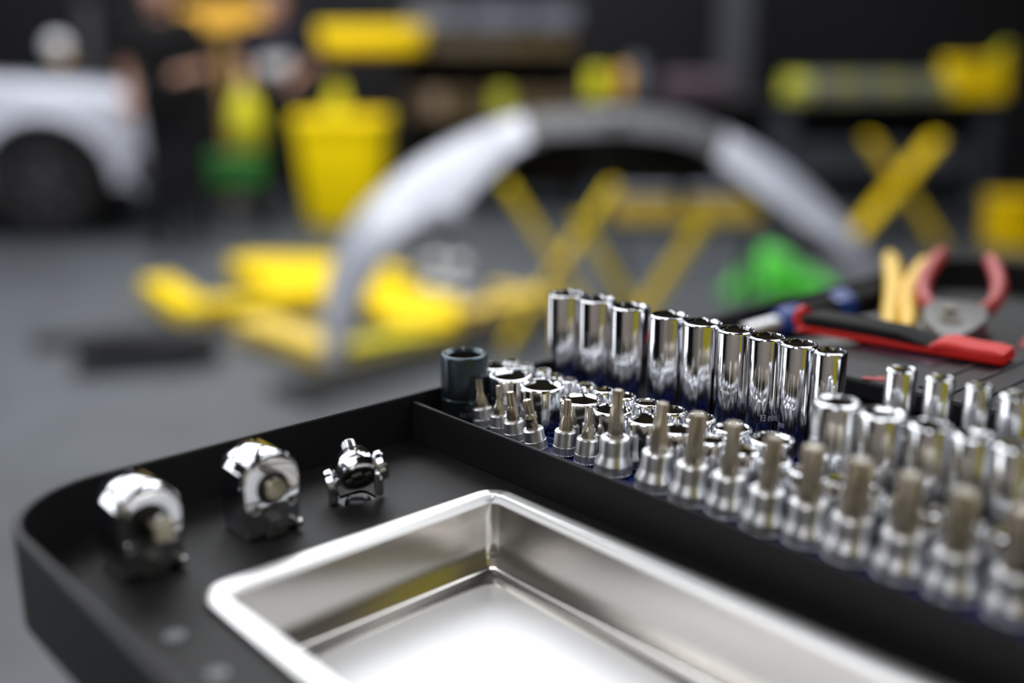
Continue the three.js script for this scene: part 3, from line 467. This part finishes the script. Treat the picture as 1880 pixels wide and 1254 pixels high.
{
  const strip = (name, label, x, z, turn, L, W) => { const c = thing(name, label, 'ramp', [x, 0, z], turn); part('deck', box(W, 0.035, L, 0, 0.0175, 0, 0.012), M.blackRubber, c); for (let i = 0; i < 7; i++) part('tread_bar', box(W * 0.9, 0.01, 0.03, 0, 0.038, -L / 2 + L * (i + 0.5) / 7, 0.004), M.blackRubber, c); };
  strip('floor_ramp', 'long black rubber strip on the floor in front of the yellow lift', -0.30, -4.22, -0.74, 1.55, 0.26);
  strip('floor_ramp', 'black rubber strip on the floor left of the yellow lift', -1.62, -4.62, -1.1, 1.05, 0.15);
  const c = thing('floor_jack', 'dark low floor jack lying left on the grey floor', 'jack', [-1.50, 0, -4.15], -1.25);
  part('chassis', merged(box(0.05, 0.09, 0.55, -0.09, 0.075, 0), box(0.05, 0.09, 0.55, 0.09, 0.075, 0)), M.darkSteel, c); part('saddle', cyl(0.05, 0.05, 0.03, 0, 0.12, -0.2), M.greySteel, c);
  for (const z of [-0.24, 0.24]) { const g = new THREE.CylinderGeometry(0.04, 0.04, 0.26, 20); g.rotateZ(Math.PI / 2); g.translate(0, 0.04, z); part('wheel', g, M.greySteel, c); } part('lift_arm', bar([0, 0.10, -0.2], [0, 0.07, 0.2], 0.06, 0.04), M.darkSteel, c);
}
{ // green cloth heap
  const g = new THREE.SphereGeometry(1, 64, 40), p = g.attributes.position;
  for (let i = 0; i < p.count; i++) { let x = p.getX(i), y = p.getY(i), z = p.getZ(i); const f = 1 + 0.10 * Math.sin(5 * x + 2 * z) * Math.cos(4 * z) + 0.06 * Math.sin(11 * x - 7 * z + 3 * y); const hump = 0.17 * Math.exp(-Math.pow((x + 0.35) / 0.45, 2)); y = Math.max(0, y) * (0.11 + hump) * f; p.setXYZ(i, x * 0.30 * f, y, z * 0.17 * f); }
  g.computeVertexNormals(); const c = thing('cloth_bundle', 'bright green cloth bundle lying on the grey floor beneath the bumper', 'cloth', [1.46, 0, -5.45]); part('fabric', g, M.green, c);
  part('fold', tube([[-0.24, 0.03, 0.13], [-0.05, 0.1, 0.16], [0.12, 0.06, 0.16], [0.26, 0.02, 0.10]], 0.02, 24, 8), M.green, c);
}
function bigX(label, x, z) {
  const c = thing('folding_stand', label, 'stand', [x, 0, z]);
  for (const k of [-1, 1]) for (const s of [-1, 1]) part('crossed_leg', bar([-s * 0.235, 0.72, k * 0.055 + s * 0.022], [s * 0.30, 0.02, k * 0.055 + s * 0.022], 0.075, 0.03), M.yellow, c);
  for (const s of [-1, 1]) part('spreader', bar([s * 0.29, 0.03, -0.10], [s * 0.29, 0.03, 0.10], 0.04, 0.03), M.yellowDeep, c);
  const g = cyl(0.02, 0.02, 0.42); g.rotateX(Math.PI / 2); g.translate(0.01, 0.42, 0); part('pivot_rod', g, M.greySteel, c);
}
bigX('yellow folding stand shaped like a large X before the workbench', 2.585, -7.0);

// ---------------------------------------------------------------- white car at the left
{
  const c = thing('white_car', 'front of a white car with dark wheel at the left edge', 'car', [-3.35, 0, -8.06], 10 * Math.PI / 180);
  const s = new THREE.Shape(); s.moveTo(-2.9, 0.36); s.lineTo(-2.02, 0.34); s.absarc(-1.62 - 0.95, 0.40, 0.001, 0, 0.1, false); s.lineTo(-2.0, 0.33); s.lineTo(-0.47, 0.33); s.absarc(0, 0.38, 0.46, Math.PI, 0.12, true); s.lineTo(0.60, 0.30); s.quadraticCurveTo(0.72, 0.42, 0.72, 0.62); s.quadraticCurveTo(0.72, 0.88, 0.52, 0.985); s.quadraticCurveTo(0.1, 1.075, -0.7, 1.09); s.lineTo(-2.9, 1.11); s.lineTo(-2.9, 0.36);
  const b = extrude(s, 1.74, 0.05); b.translate(0, 0, -0.87); part('body', crease(b, 0.5), M.carWhite, c);
  const lip = new THREE.TorusGeometry(0.475, 0.03, 14, 60, Math.PI * 0.98); lip.translate(0, 0.38, 0.865); part('wheel_arch', lip, M.carWhite, c);
  const gh = extrude([[-2.8, 1.08], [-0.95, 1.07], [-1.65, 1.72], [-2.8, 1.76]], 1.5, 0.06); gh.translate(0, 0, -0.75); part('windows', crease(gh, 0.5), M.glassDark, c); part('roof', box(1.35, 0.05, 1.42, -2.2, 1.76, 0, 0.02), M.carWhite, c);
  for (const [x, z] of [[0, 0.76], [0, -0.76], [-2.55, 0.76], [-2.55, -0.76]]) {
    const w = loft([[-0.11, tiny], [-0.11, 0.24], [-0.115, 0.30], [-0.10, 0.355], [-0.07, 0.37], [0.07, 0.37], [0.10, 0.355], [0.115, 0.30], [0.11, 0.24], [0.11, tiny]], 64); w.rotateX(Math.PI / 2); w.translate(x, 0.37, z);
    const t = part('wheel', w, M.blackRubber, c); const r = loft([[0, tiny], [0.012, 0.05], [0.0, 0.07], [0.0, 0.19], [0.012, 0.215], [0.012, 0.235], [0, 0.24]], 48); r.rotateX(Math.PI / 2); r.translate(x, 0.37, z + Math.sign(z) * 0.108); part('rim', r, M.darkSteel, t);
    for (let k = 0; k < 5; k++) { const q = k / 5 * Math.PI * 2 + 0.3; part('spoke', bar([x + 0.04 * Math.cos(q), 0.37 + 0.04 * Math.sin(q), z + Math.sign(z) * 0.118], [x + 0.21 * Math.cos(q), 0.37 + 0.21 * Math.sin(q), z + Math.sign(z) * 0.118], 0.045, 0.02), M.greyPlastic, t); }
  }
  for (const z of [-0.62, 0.70]) { const g = new THREE.SphereGeometry(1, 24, 16); g.scale(0.15, 0.10, 0.19); g.translate(z < 0 ? 0.50 : 0.575, 0.74, z); part('headlamp', g, M.lampGlass, c); }
  part('bumper', merged(box(0.26, 0.30, 1.77, 0.65, 0.48, 0, 0.09)), M.greyPlastic, c); part('front_grille', box(0.03, 0.16, 0.8, 0.735, 0.66, 0, 0.01), M.blackPlastic, c); part('door_line', merged(box(0.008, 0.66, 0.01, -0.98, 0.72, 0.87, 0.002)), M.blackPlastic, c);  // grey bumper, enlarged and darkened to carry shade of the curving front corner
}
{
  const c = thing('work_lamp', 'white inspection lamp head with amber collar on a grey pole behind the car', 'lamp', [-3.62, 0, -9.3]);
  const h = new THREE.SphereGeometry(1, 28, 18); h.scale(0.095, 0.085, 0.08); h.translate(-0.20, 1.335, 0.2); part('lamp_head', h, M.white, c); part('amber_collar', cyl(0.05, 0.04, 0.06, -0.17, 1.23, 0.2), M.orange, c);
  part('arm', merged(bar([-0.17, 1.2, 0.2], [0, 1.12, 0], 0.04, 0.04)), M.greyPlastic, c); part('pole', box(0.11, 1.7, 0.08, 0, 0.85, 0, 0.02), M.greyLow, c); part('base', cyl(0.25, 0.27, 0.04, 0, 0.02, 0), M.blackSteel, c);
}
{
  const c = thing('tall_locker', 'tall grey steel locker standing behind the car', 'locker', [-3.18, 0, -9.6]); part('cabinet', box(0.24, 1.6, 0.4, 0, 0.81, 0, 0.01), M.greyLow, c); part('door', box(0.21, 1.5, 0.012, 0, 0.81, 0.205, 0.004), M.greyLow, c); part('handle', box(0.02, 0.1, 0.02, 0.09, 0.9, 0.22, 0.004), M.darkSteel, c);
}

// ---------------------------------------------------------------- people
function skinField(bones, inflate, bounds, res, k = 0.022) {
  const mc = new MarchingCubes(res, M.skin, false, false, 400000); mc.isolation = 0; mc.reset();
  const [x0, x1, y0, y1, z0, z1] = bounds, hx = (x1 - x0) / 2, hy = (y1 - y0) / 2, hz = (z1 - z0) / 2, cx = x0 + hx, cy = y0 + hy, cz = z0 + hz, half = res / 2;
  const F = mc.field; F.fill(-1);
  const bs = bones.map((b) => { const [ax, ay, az] = b[0], [bx, by, bz] = b[1]; return [ax, ay, az, bx - ax, by - ay, bz - az, Math.max(1e-9, (bx - ax) ** 2 + (by - ay) ** 2 + (bz - az) ** 2), b[2] + inflate, b[3] + inflate]; });
  const acc = new Float32Array(res * res * res).fill(1);
  for (const b of bs) { const rm = Math.max(b[7], b[8]) + 0.08, lo = [], hi = [];
    [[cx, hx], [cy, hy], [cz, hz]].forEach(([c, h], d) => { const mn = Math.min(b[d], b[d] + b[d + 3]) - rm, mx = Math.max(b[d], b[d] + b[d + 3]) + rm; lo.push(Math.max(1, Math.floor(((mn - c) / h) * half + half))); hi.push(Math.min(res - 2, Math.ceil(((mx - c) / h) * half + half))); });
    for (let z = lo[2]; z <= hi[2]; z++) for (let y = lo[1]; y <= hi[1]; y++) for (let x = lo[0]; x <= hi[0]; x++) {
      const px = cx + (x - half) / half * hx - b[0], py = cy + (y - half) / half * hy - b[1], pz = cz + (z - half) / half * hz - b[2];
      let t = (px * b[3] + py * b[4] + pz * b[5]) / b[6]; t = t < 0 ? 0 : t > 1 ? 1 : t;
      const dx = px - b[3] * t, dy = py - b[4] * t, dz = pz - b[5] * t, d = Math.sqrt(dx * dx + dy * dy + dz * dz) - (b[7] + (b[8] - b[7]) * t);
      const o = x + y * res + z * res * res, e = acc[o], kk = Math.min(k, Math.max(0.004, (b[7] + b[8]) * 0.35)), h = Math.max(kk - Math.abs(e - d), 0) / kk; acc[o] = Math.min(e, d) - h * h * kk * 0.25;
    } }
  for (let i = 0; i < F.length; i++) F[i] = -acc[i];
  mc.update(); const n = mc.count, P = mc.positionArray.slice(0, n * 3);
  for (let i = 0; i < n; i++) { P[3 * i] = cx + P[3 * i] * hx; P[3 * i + 1] = cy + P[3 * i + 1] * hy; P[3 * i + 2] = cz + P[3 * i + 2] * hz; }
  let g = new THREE.BufferGeometry(); g.setAttribute('position', new THREE.BufferAttribute(P, 3)); g = mergeVertices(g, 0.0008); g.computeVertexNormals(); return g;
}
function person(label, pos, turn, pose, cloths) {
  const c = thing('person', label, 'person', pos, turn);
  const L = [], leg = [], foot = [], torso = [], arm = [], sleeve = [], hand = [];
  for (const s of [-1, 1]) {
    const st = pose.stance ?? 0.11;
    leg.push([[s * 0.09, 0.93, 0], [s * st, 0.50, 0.02], 0.088, 0.058], [[s * st, 0.50, 0.02], [s * (st + 0.015), 0.09, -0.02], 0.056, 0.038]);
    foot.push([[s * (st + 0.015), 0.06, -0.03], [s * (st + 0.03), 0.035, 0.15], 0.042, 0.032]);
    torso.push([[s * 0.155, 1.42, 0], [0, 1.40, 0], 0.065, 0.07]);
    const [e, w] = s < 0 ? pose.left : pose.right, sh = [s * 0.195, 1.41, 0], mid = [sh[0] + (e[0] - sh[0]) * 0.6, sh[1] + (e[1] - sh[1]) * 0.6, sh[2] + (e[2] - sh[2]) * 0.6];
    sleeve.push([sh, mid, 0.054, 0.047]); arm.push([sh, e, 0.050, 0.040], [e, w, 0.040, 0.027]);
    const E = V3(e), Wp = V3(w), d = Wp.clone().sub(E).normalize(), side = new THREE.Vector3(0, 1, 0).cross(d).lengthSq() > 0.05 ? new THREE.Vector3(0, 1, 0).cross(d).normalize() : new THREE.Vector3(0, 0, 1), nrm = d.clone().cross(side).normalize();
    const at = (u, v, n) => Wp.clone().addScaledVector(d, u).addScaledVector(side, v).addScaledVector(nrm, n).toArray();
    for (const v of [-0.022, 0, 0.022]) hand.push([at(0.0, v * 0.6, 0), at(0.085, v, 0), 0.019, 0.017]);
    [[-0.032, 0.066], [-0.011, 0.076], [0.011, 0.072], [0.032, 0.056]].forEach(([v, len]) => { hand.push([at(0.085, v, 0), at(0.085 + len * 0.5, v * 1.08, -0.012), 0.0105, 0.0095], [at(0.085 + len * 0.5, v * 1.08, -0.012), at(0.085 + len * 0.85, v * 1.05, -0.034), 0.0095, 0.0085]); });
    hand.push([at(0.02, -0.03, 0), at(0.055, -0.058, -0.012), 0.0135, 0.0115], [at(0.055, -0.058, -0.012), at(0.085, -0.062, -0.026), 0.0115, 0.0095]);
  }
  torso.push([[-0.075, 0.97, 0], [0.075, 0.97, 0], 0.115, 0.115], [[-0.05, 1.10, 0], [0.05, 1.10, 0], 0.115, 0.115], [[-0.08, 1.28, 0.01], [0.08, 1.28, 0.01], 0.122, 0.122], [[0, 0.97, 0], [0, 1.35, 0], 0.12, 0.11]);
  const head = [[[0, 1.40, -0.01], [0, 1.54, 0.01], 0.062, 0.056], [[0, 1.585, 0.045], [0, 1.66, 0.02], 0.068, 0.088], [[0, 1.67, -0.02], [0, 1.68, 0.01], 0.094, 0.094], [[0, 1.625, 0.105], [0, 1.600, 0.122], 0.010, 0.016], [[-0.03, 1.565, 0.085], [0.03, 1.565, 0.085], 0.018, 0.018], [[-0.088, 1.63, 0.0], [-0.095, 1.60, 0.0], 0.016, 0.012], [[0.088, 1.63, 0.0], [0.095, 1.60, 0.0], 0.016, 0.012], [[-0.03, 1.655, 0.088], [0.03, 1.655, 0.088], 0.014, 0.014]];
  const all = [-0.62, 0.62, -0.02, 1.84, -0.42, 0.58];
  part('body', skinField([...leg, ...foot, ...torso, ...arm, ...hand, ...head], 0, all, 132), M.skin, c, 'bare skin of arms, hands and face');
  part('shirt', skinField([...torso, ...sleeve], 0.016, [-0.45, 0.45, 0.78, 1.58, -0.3, 0.4], 84), cloths.shirt, c, cloths.shirtLabel);
  part('trousers', skinField([...leg, torso[2]], 0.014, [-0.4, 0.4, -0.02, 1.15, -0.25, 0.25], 84), cloths.trousers, c, 'dark trousers');
  for (const f of foot) part('shoe', skinField([f], 0.014, [f[0][0] - 0.12, f[0][0] + 0.14, -0.03, 0.16, -0.14, 0.24], 32), M.blackRubber, c);
  part('hair', skinField([[[0, 1.685, -0.03], [0, 1.70, 0.0], 0.100, 0.096], [[0, 1.62, -0.05], [0, 1.58, -0.05], 0.07, 0.06]], 0, [-0.2, 0.2, 1.45, 1.85, -0.22, 0.2], 44), M.hair, c);
  for (const s of [-1, 1]) { const e = new THREE.SphereGeometry(0.0125, 16, 12); e.translate(s * 0.032, 1.640, 0.093); part('eye', e, M.white, c); }
  part('mouth', (() => { const g = tube([[-0.024, 1.572, 0.106], [0, 1.570, 0.112], [0.024, 1.572, 0.106]], 0.004, 10, 8); return g; })(), M.redGrip, c);
  return c;
}
person('person in black clothes standing with one bare forearm bent across the front', [-2.23, 0, -6.93], 0.05, { left: [[-0.245, 1.15, -0.02], [-0.20, 0.99, 0.14]], right: [[0.25, 1.14, 0.0], [0.19, 1.14, 0.21]], stance: 0.09 }, { shirt: M.cloth, shirtLabel: 'black shirt', trousers: M.denim });
{
  const p2 = person('person in dark navy shirt with pale chest print holding a lime vest', [-1.86, 0, -8.50], 0, { left: [[-0.27, 1.20, 0.02], [-0.20, 1.10, 0.20]], right: [[0.28, 1.18, 0.0], [0.19, 1.09, 0.18]], stance: 0.1 }, { shirt: M.navy, shirtLabel: 'navy shirt', trousers: M.denim });
  const g = new THREE.SphereGeometry(0.105, 32, 20); g.scale(1.2, 1.15, 0.14); g.translate(0.02, 1.225, 0.128); part('chest_print', g, M.print, p2, 'pale round print');
}
{
  const c = thing('safety_vest', 'bunched lime yellow safety vest hanging from the hand of the navy person', 'vest', [-2.055, 0, -8.24]);
  const w = (r, k) => (t) => 0.86 * r * (1 + 0.10 * Math.sin(5 * t + k) + 0.05 * Math.sin(9 * t - k));
  part('fabric', loft([[0.53, tiny], [0.535, w(0.07, 0)], [0.58, w(0.115, 0.4)], [0.68, w(0.14, 0.9)], [0.80, w(0.135, 1.4)], [0.90, w(0.105, 1.9)], [1.00, w(0.06, 2.3)], [1.08, w(0.035, 2.5)], [1.085, tiny]], 60, 0.9), M.lime, c);
  part('reflective_band', loft([[0.655, w(0.137, 0.7)], [0.66, w(0.143, 0.7)], [0.695, w(0.145, 0.85)], [0.70, w(0.138, 0.85)]], 60, 0.9), M.olive, c);
}

// ---------------------------------------------------------------- bin, hoist, crates, shelves
{
  const c = thing('waste_bin', 'large bright yellow tapered waste bin behind the bumper wing', 'bin', [-1.27, 0, -7.98]);
  const rr = (w, d, r, n = 12) => (t) => { const cx = Math.cos(t), sz = Math.sin(t), p = 6; return 1 / Math.pow(Math.pow(Math.abs(cx) / w, p) + Math.pow(Math.abs(sz) / d, p), 1 / p); };
  part('tub', loft([[0.02, tiny], [0.02, rr(0.24, 0.23)], [0.05, rr(0.265, 0.245)], [0.74, rr(0.325, 0.31)], [0.75, rr(0.325, 0.31)], [0.75, rr(0.29, 0.275)], [0.1, rr(0.24, 0.22)], [0.1, tiny]], 72, 0.6), M.yellowBin, c);
  part('rim', loft([[0.73, rr(0.33, 0.315)], [0.74, rr(0.345, 0.335)], [0.81, rr(0.348, 0.34)], [0.825, rr(0.335, 0.325)], [0.825, rr(0.295, 0.28)], [0.74, rr(0.292, 0.277)]], 72, 0.6), M.yellowBin, c);
  const lid = extrude([[-0.10, 0], [0.10, 0], [0.045, 0.26], [-0.01, 0.26]], 0.04, 0.008); lid.translate(-0.06, 0.80, -0.1); part('lid_flap', lid, M.lime, c, 'small raised yellow flap');
  for (const x of [-0.2, 0.2]) { const g = new THREE.CylinderGeometry(0.04, 0.04, 0.04, 18); g.rotateZ(Math.PI / 2); g.translate(x, 0.04, 0.15); part('caster', g, M.blackRubber, c); }
}
{
  const c = thing('engine_hoist', 'orange-yellow engine hoist with a horizontal boom above the people', 'hoist', [-2.36, 0, -8.9]);
  part('mast', bar([0, 0.05, 0], [0, 1.5, 0], 0.08, 0.08), M.orangeShaded, c); part('boom', merged(bar([-0.33, 1.545, 0.03], [0.36, 1.575, 0.03], 0.13, 0.19)), M.orange, c);  // mast in a darker orange than the boom, its shade put into the colour
  part('ram', merged(bar([0.02, 0.8, 0.06], [0.22, 1.47, 0.06], 0.05, 0.05)), M.darkSteel, c);
  for (const s of [-1, 1]) part('leg', bar([s * 0.1, 0.09, -0.1], [s * 0.3, 0.07, 0.55], 0.07, 0.06), M.darkSteel, c);
  part('hook', tube([[0.32, 1.49, 0.03], [0.32, 1.40, 0.03], [0.35, 1.36, 0.03], [0.32, 1.33, 0.03]], 0.012, 16), M.darkSteel, c);
  for (const [x, z] of [[-0.3, 0.55], [0.3, 0.55], [-0.1, -0.1], [0.1, -0.1]]) { const g = new THREE.CylinderGeometry(0.035, 0.035, 0.03, 16); g.rotateZ(Math.PI / 2); g.translate(x, 0.035, z); part('caster', g, M.blackRubber, c); }
}
function shelfUnit() {
  const c = thing('shelf_rack', 'dark steel shelf rack with three shelves along the back wall', 'shelf', [-0.2, 0, -9.0]);
  for (const x of [-0.77, 0.77]) for (const z of [-0.28, 0.28]) part('upright', box(0.045, 1.75, 0.045, x, 0.875, z, 0.006), M.blackSteel, c);
  for (const y of [0.30, 0.765, 1.285, 1.465]) part('shelf_board', box(1.6, 0.02, 0.6, 0, y, 0, 0.005), y > 1.4 ? M.blackSteel : M.cardboardDark, c);
  part('back_panel', box(1.56, 1.6, 0.01, 0, 0.9, -0.30, 0.003), M.blackSteel, c);
}
shelfUnit();
function carton(label, x, y, z, w, h, d, m, group) { const c = thing('cardboard_box', label, 'box', [x, y, z], 0, group); part('carton', box(w, h, d, 0, h / 2, 0, 0.006), m, c); part('tape', box(0.04, 0.002, d * 0.98, 0, h + 0.001, 0, 0.0005), M.tan, c); part('flap_seam', box(w * 0.96, 0.002, 0.006, 0, h + 0.0005, 0, 0.0005), M.cardboardDark, c); }
[[-0.72, 0.24], [-0.45, 0.26], [-0.17, 0.25], [0.10, 0.25], [0.37, 0.22]].forEach(([x, w], i) => carton(`${ORD[i]} brown cardboard box from the left on the rack's upper wooden shelf`, x, 1.295, -8.92, w, 0.125, 0.36, i < 3 ? M.cardboard : M.cardboardDark, 'boxes on the upper shelf'));
[[-0.82, 0.2], [-0.45, 0.26], [-0.14, 0.2], [0.16, 0.26], [0.44, 0.22]].forEach(([x, w], i) => carton(`${ORD[i]} dark brown box from the left on the rack's middle shelf`, x, 0.775, -8.98, w, 0.2, 0.34, M.cardboardDark, 'boxes on the middle shelf'));
[[-0.62, 0.44], [-0.12, 0.46], [0.34, 0.36]].forEach(([x, w], i) => { const c = thing('storage_bin', ['left', 'middle', 'right'][i] + ' one of three blue-grey plastic bins on top of the shelf rack', 'bin', [x, 1.475, -8.92], 0, 'bins on top of the rack'); part('tub', box(w, 0.15, 0.36, 0, 0.075, 0, 0.012), M.binGrey, c); part('rim', box(w + 0.02, 0.02, 0.38, 0, 0.15, 0, 0.008), M.binGrey, c); });
{ const c = thing('drain_pan', 'wide rounded yellow plastic pan on a dark stand above the yellow bin', 'pan', [-1.10, 0, -8.50]);
  const el = (a, b) => (t) => 1 / Math.pow(Math.pow(Math.abs(Math.cos(t)) / a, 3) + Math.pow(Math.abs(Math.sin(t)) / b, 3), 1 / 3);
  part('pan', loft([[1.27, tiny], [1.27, el(0.33, 0.13)], [1.30, el(0.40, 0.17)], [1.46, el(0.43, 0.19)], [1.48, el(0.42, 0.18)], [1.46, el(0.39, 0.16)], [1.33, el(0.36, 0.13)], [1.33, tiny]], 72, 0.7), M.yellow, c);
  part('stand', merged(box(0.5, 0.04, 0.24, 0, 1.25, 0), bar([-0.22, 1.24, 0.1], [-0.25, 0.01, 0.12], 0.04, 0.04), bar([0.22, 1.24, 0.1], [0.25, 0.01, 0.12], 0.04, 0.04), bar([-0.22, 1.24, -0.1], [-0.25, 0.01, -0.12], 0.04, 0.04), bar([0.22, 1.24, -0.1], [0.25, 0.01, -0.12], 0.04, 0.04)), M.blackSteel, c); }
function can(name, label, x, y, z, r, h, m) { const c = thing(name, label, 'can', [x, y, z]); part('body', loft([[0, tiny], [0, r * 0.95], [0.006, r], [h * 0.82, r], [h * 0.85, r * 0.94], [h * 0.88, r * 0.94]], 36), m, c); part('cap', loft([[h * 0.86, r * 0.9], [h * 0.97, r * 0.86], [h, r * 0.7], [h, tiny]], 36), m, c); }
can('paint_tin', 'lime yellow tin on the middle shelf of the rack', -0.08, 0.775, -8.74, 0.085, 0.22, M.limeDim); can('paint_tin', 'tan tin on the middle shelf left of the lime one', -0.63, 0.775, -8.74, 0.08, 0.21, M.tan);
can('spray_can', 'bright lime spray can on the left end of the workbench', 0.63, 0.945, -7.85, 0.085, 0.21, M.lime); can('spray_can', 'orange-brown can right of the lime spray can', 0.82, 0.945, -7.95, 0.05, 0.22, M.orange); can('spray_can', 'grey can with rounded cap right of the orange one', 0.92, 0.945, -7.95, 0.055, 0.28, M.binGrey);
{ const c = thing('workbench', 'long black workbench with blue-grey steel legs at the back right', 'bench', [2.12, 0, -8.0]);
  part('worktop', box(3.3, 0.045, 0.75, 0, 0.9225, 0, 0.006), M.blackPlastic, c);
  for (const x of [-1.5, -0.16, 1.32]) for (const z of [-0.3, 0.3]) part('leg', box(x > -1 && x < 0 ? 0.16 : 0.1, 0.9, 0.06, x, 0.45, z, 0.006), M.benchBlue, c);
  const d = part('drawer_unit', box(1.25, 0.24, 0.6, 0.58, 0.52, 0, 0.008), M.benchBlue, c); for (const x of [0.27, 0.89]) part('drawer_handle', box(0.2, 0.02, 0.02, x, 0.58, 0.31, 0.005), M.darkSteel, d);
  part('back_panel', box(3.2, 0.75, 0.02, 0, 0.5, -0.36, 0.004), M.blackSteel, c); }
for (let i = 0; i < 7; i++) { const c = thing('parts_bin', `${ORD[i]} small olive parts bin from the left in the row on the workbench`, 'bin', [2.075 + i * 0.17, 0.945, -7.85], 0, 'parts bins on the workbench'); const m = i === 0 ? M.limeDim : i % 2 ? M.oliveGrey : M.olive; const s = extrude([[0, 0], [0.24, 0], [0.24, 0.165], [0.09, 0.165], [0, 0.085]], 0.156, 0.006); s.rotateY(Math.PI / 2); s.translate(-0.078, 0, 0.12); s.applyMatrix4(new THREE.Matrix4()); part('tub', s, m, c); part('label_plate', box(0.08, 0.03, 0.004, 0, 0.05, 0.121, 0.001), M.binGrey, c); }
{ const c = thing('tool_bag', 'dull maroon tool bag lying on the workbench', 'bag', [1.34, 0.945, -7.9]); part('body', box(0.48, 0.17, 0.28, 0, 0.085, 0, 0.05), M.maroon, c); part('strap', tube([[-0.14, 0.15, 0.02], [-0.1, 0.21, 0.02], [0.1, 0.21, 0.02], [0.14, 0.15, 0.02]], 0.012, 24, 8), M.blackRubber, c); }
{ const c = thing('tool_box', 'yellow tool box with raised grip on the right end of the workbench', 'box', [3.37, 0.945, -7.85]); part('body', box(0.40, 0.22, 0.24, 0, 0.11, 0, 0.02), M.yellow, c); part('lid', box(0.41, 0.06, 0.25, 0, 0.25, 0, 0.02), M.yellow, c); part('handle', bar([0.12, 0.27, 0], [0.23, 0.37, 0], 0.05, 0.04), M.lime, c); part('latch', box(0.04, 0.05, 0.012, 0, 0.215, 0.126, 0.004), M.greyPlastic, c); }
{ const c = thing('storage_crate', 'yellow plastic crate on the floor at the right edge', 'crate', [3.47, 0, -7.0]); part('tub', merged(box(0.44, 0.30, 0.34, 0, 0.15, 0, 0.02), box(0.47, 0.04, 0.37, 0, 0.31, 0, 0.012)), M.yellowDeep, c); for (const x of [-0.13, 0, 0.13]) part('rib', box(0.02, 0.26, 0.012, x, 0.15, 0.173, 0.004), M.yellowDeep, c); part('hand_slot', box(0.12, 0.03, 0.01, 0, 0.265, 0.176, 0.006), M.blackPlastic, c); }
{ const c = thing('low_stool', 'low black stool carrying a green crate between the two people', 'stool', [-2.02, 0, -7.75]); part('seat', box(0.46, 0.05, 0.36, 0, 0.30, 0, 0.015), M.blackPlastic, c); for (const x of [-0.18, 0.18]) for (const z of [-0.13, 0.13]) part('leg', box(0.04, 0.28, 0.04, x, 0.14, z, 0.006), M.blackPlastic, c); }
{ const c = thing('green_crate', 'dark green plastic crate standing on the low black stool', 'crate', [-2.02, 0.326, -7.75]); part('tub', box(0.36, 0.20, 0.26, 0, 0.10, 0, 0.02), M.greenCrate, c); part('rim', box(0.39, 0.03, 0.29, 0, 0.205, 0, 0.01), M.greenCrate, c); part('hand_slot', box(0.11, 0.03, 0.01, 0, 0.155, 0.131, 0.006), M.blackPlastic, c); }
renderer.render(scene, camera);
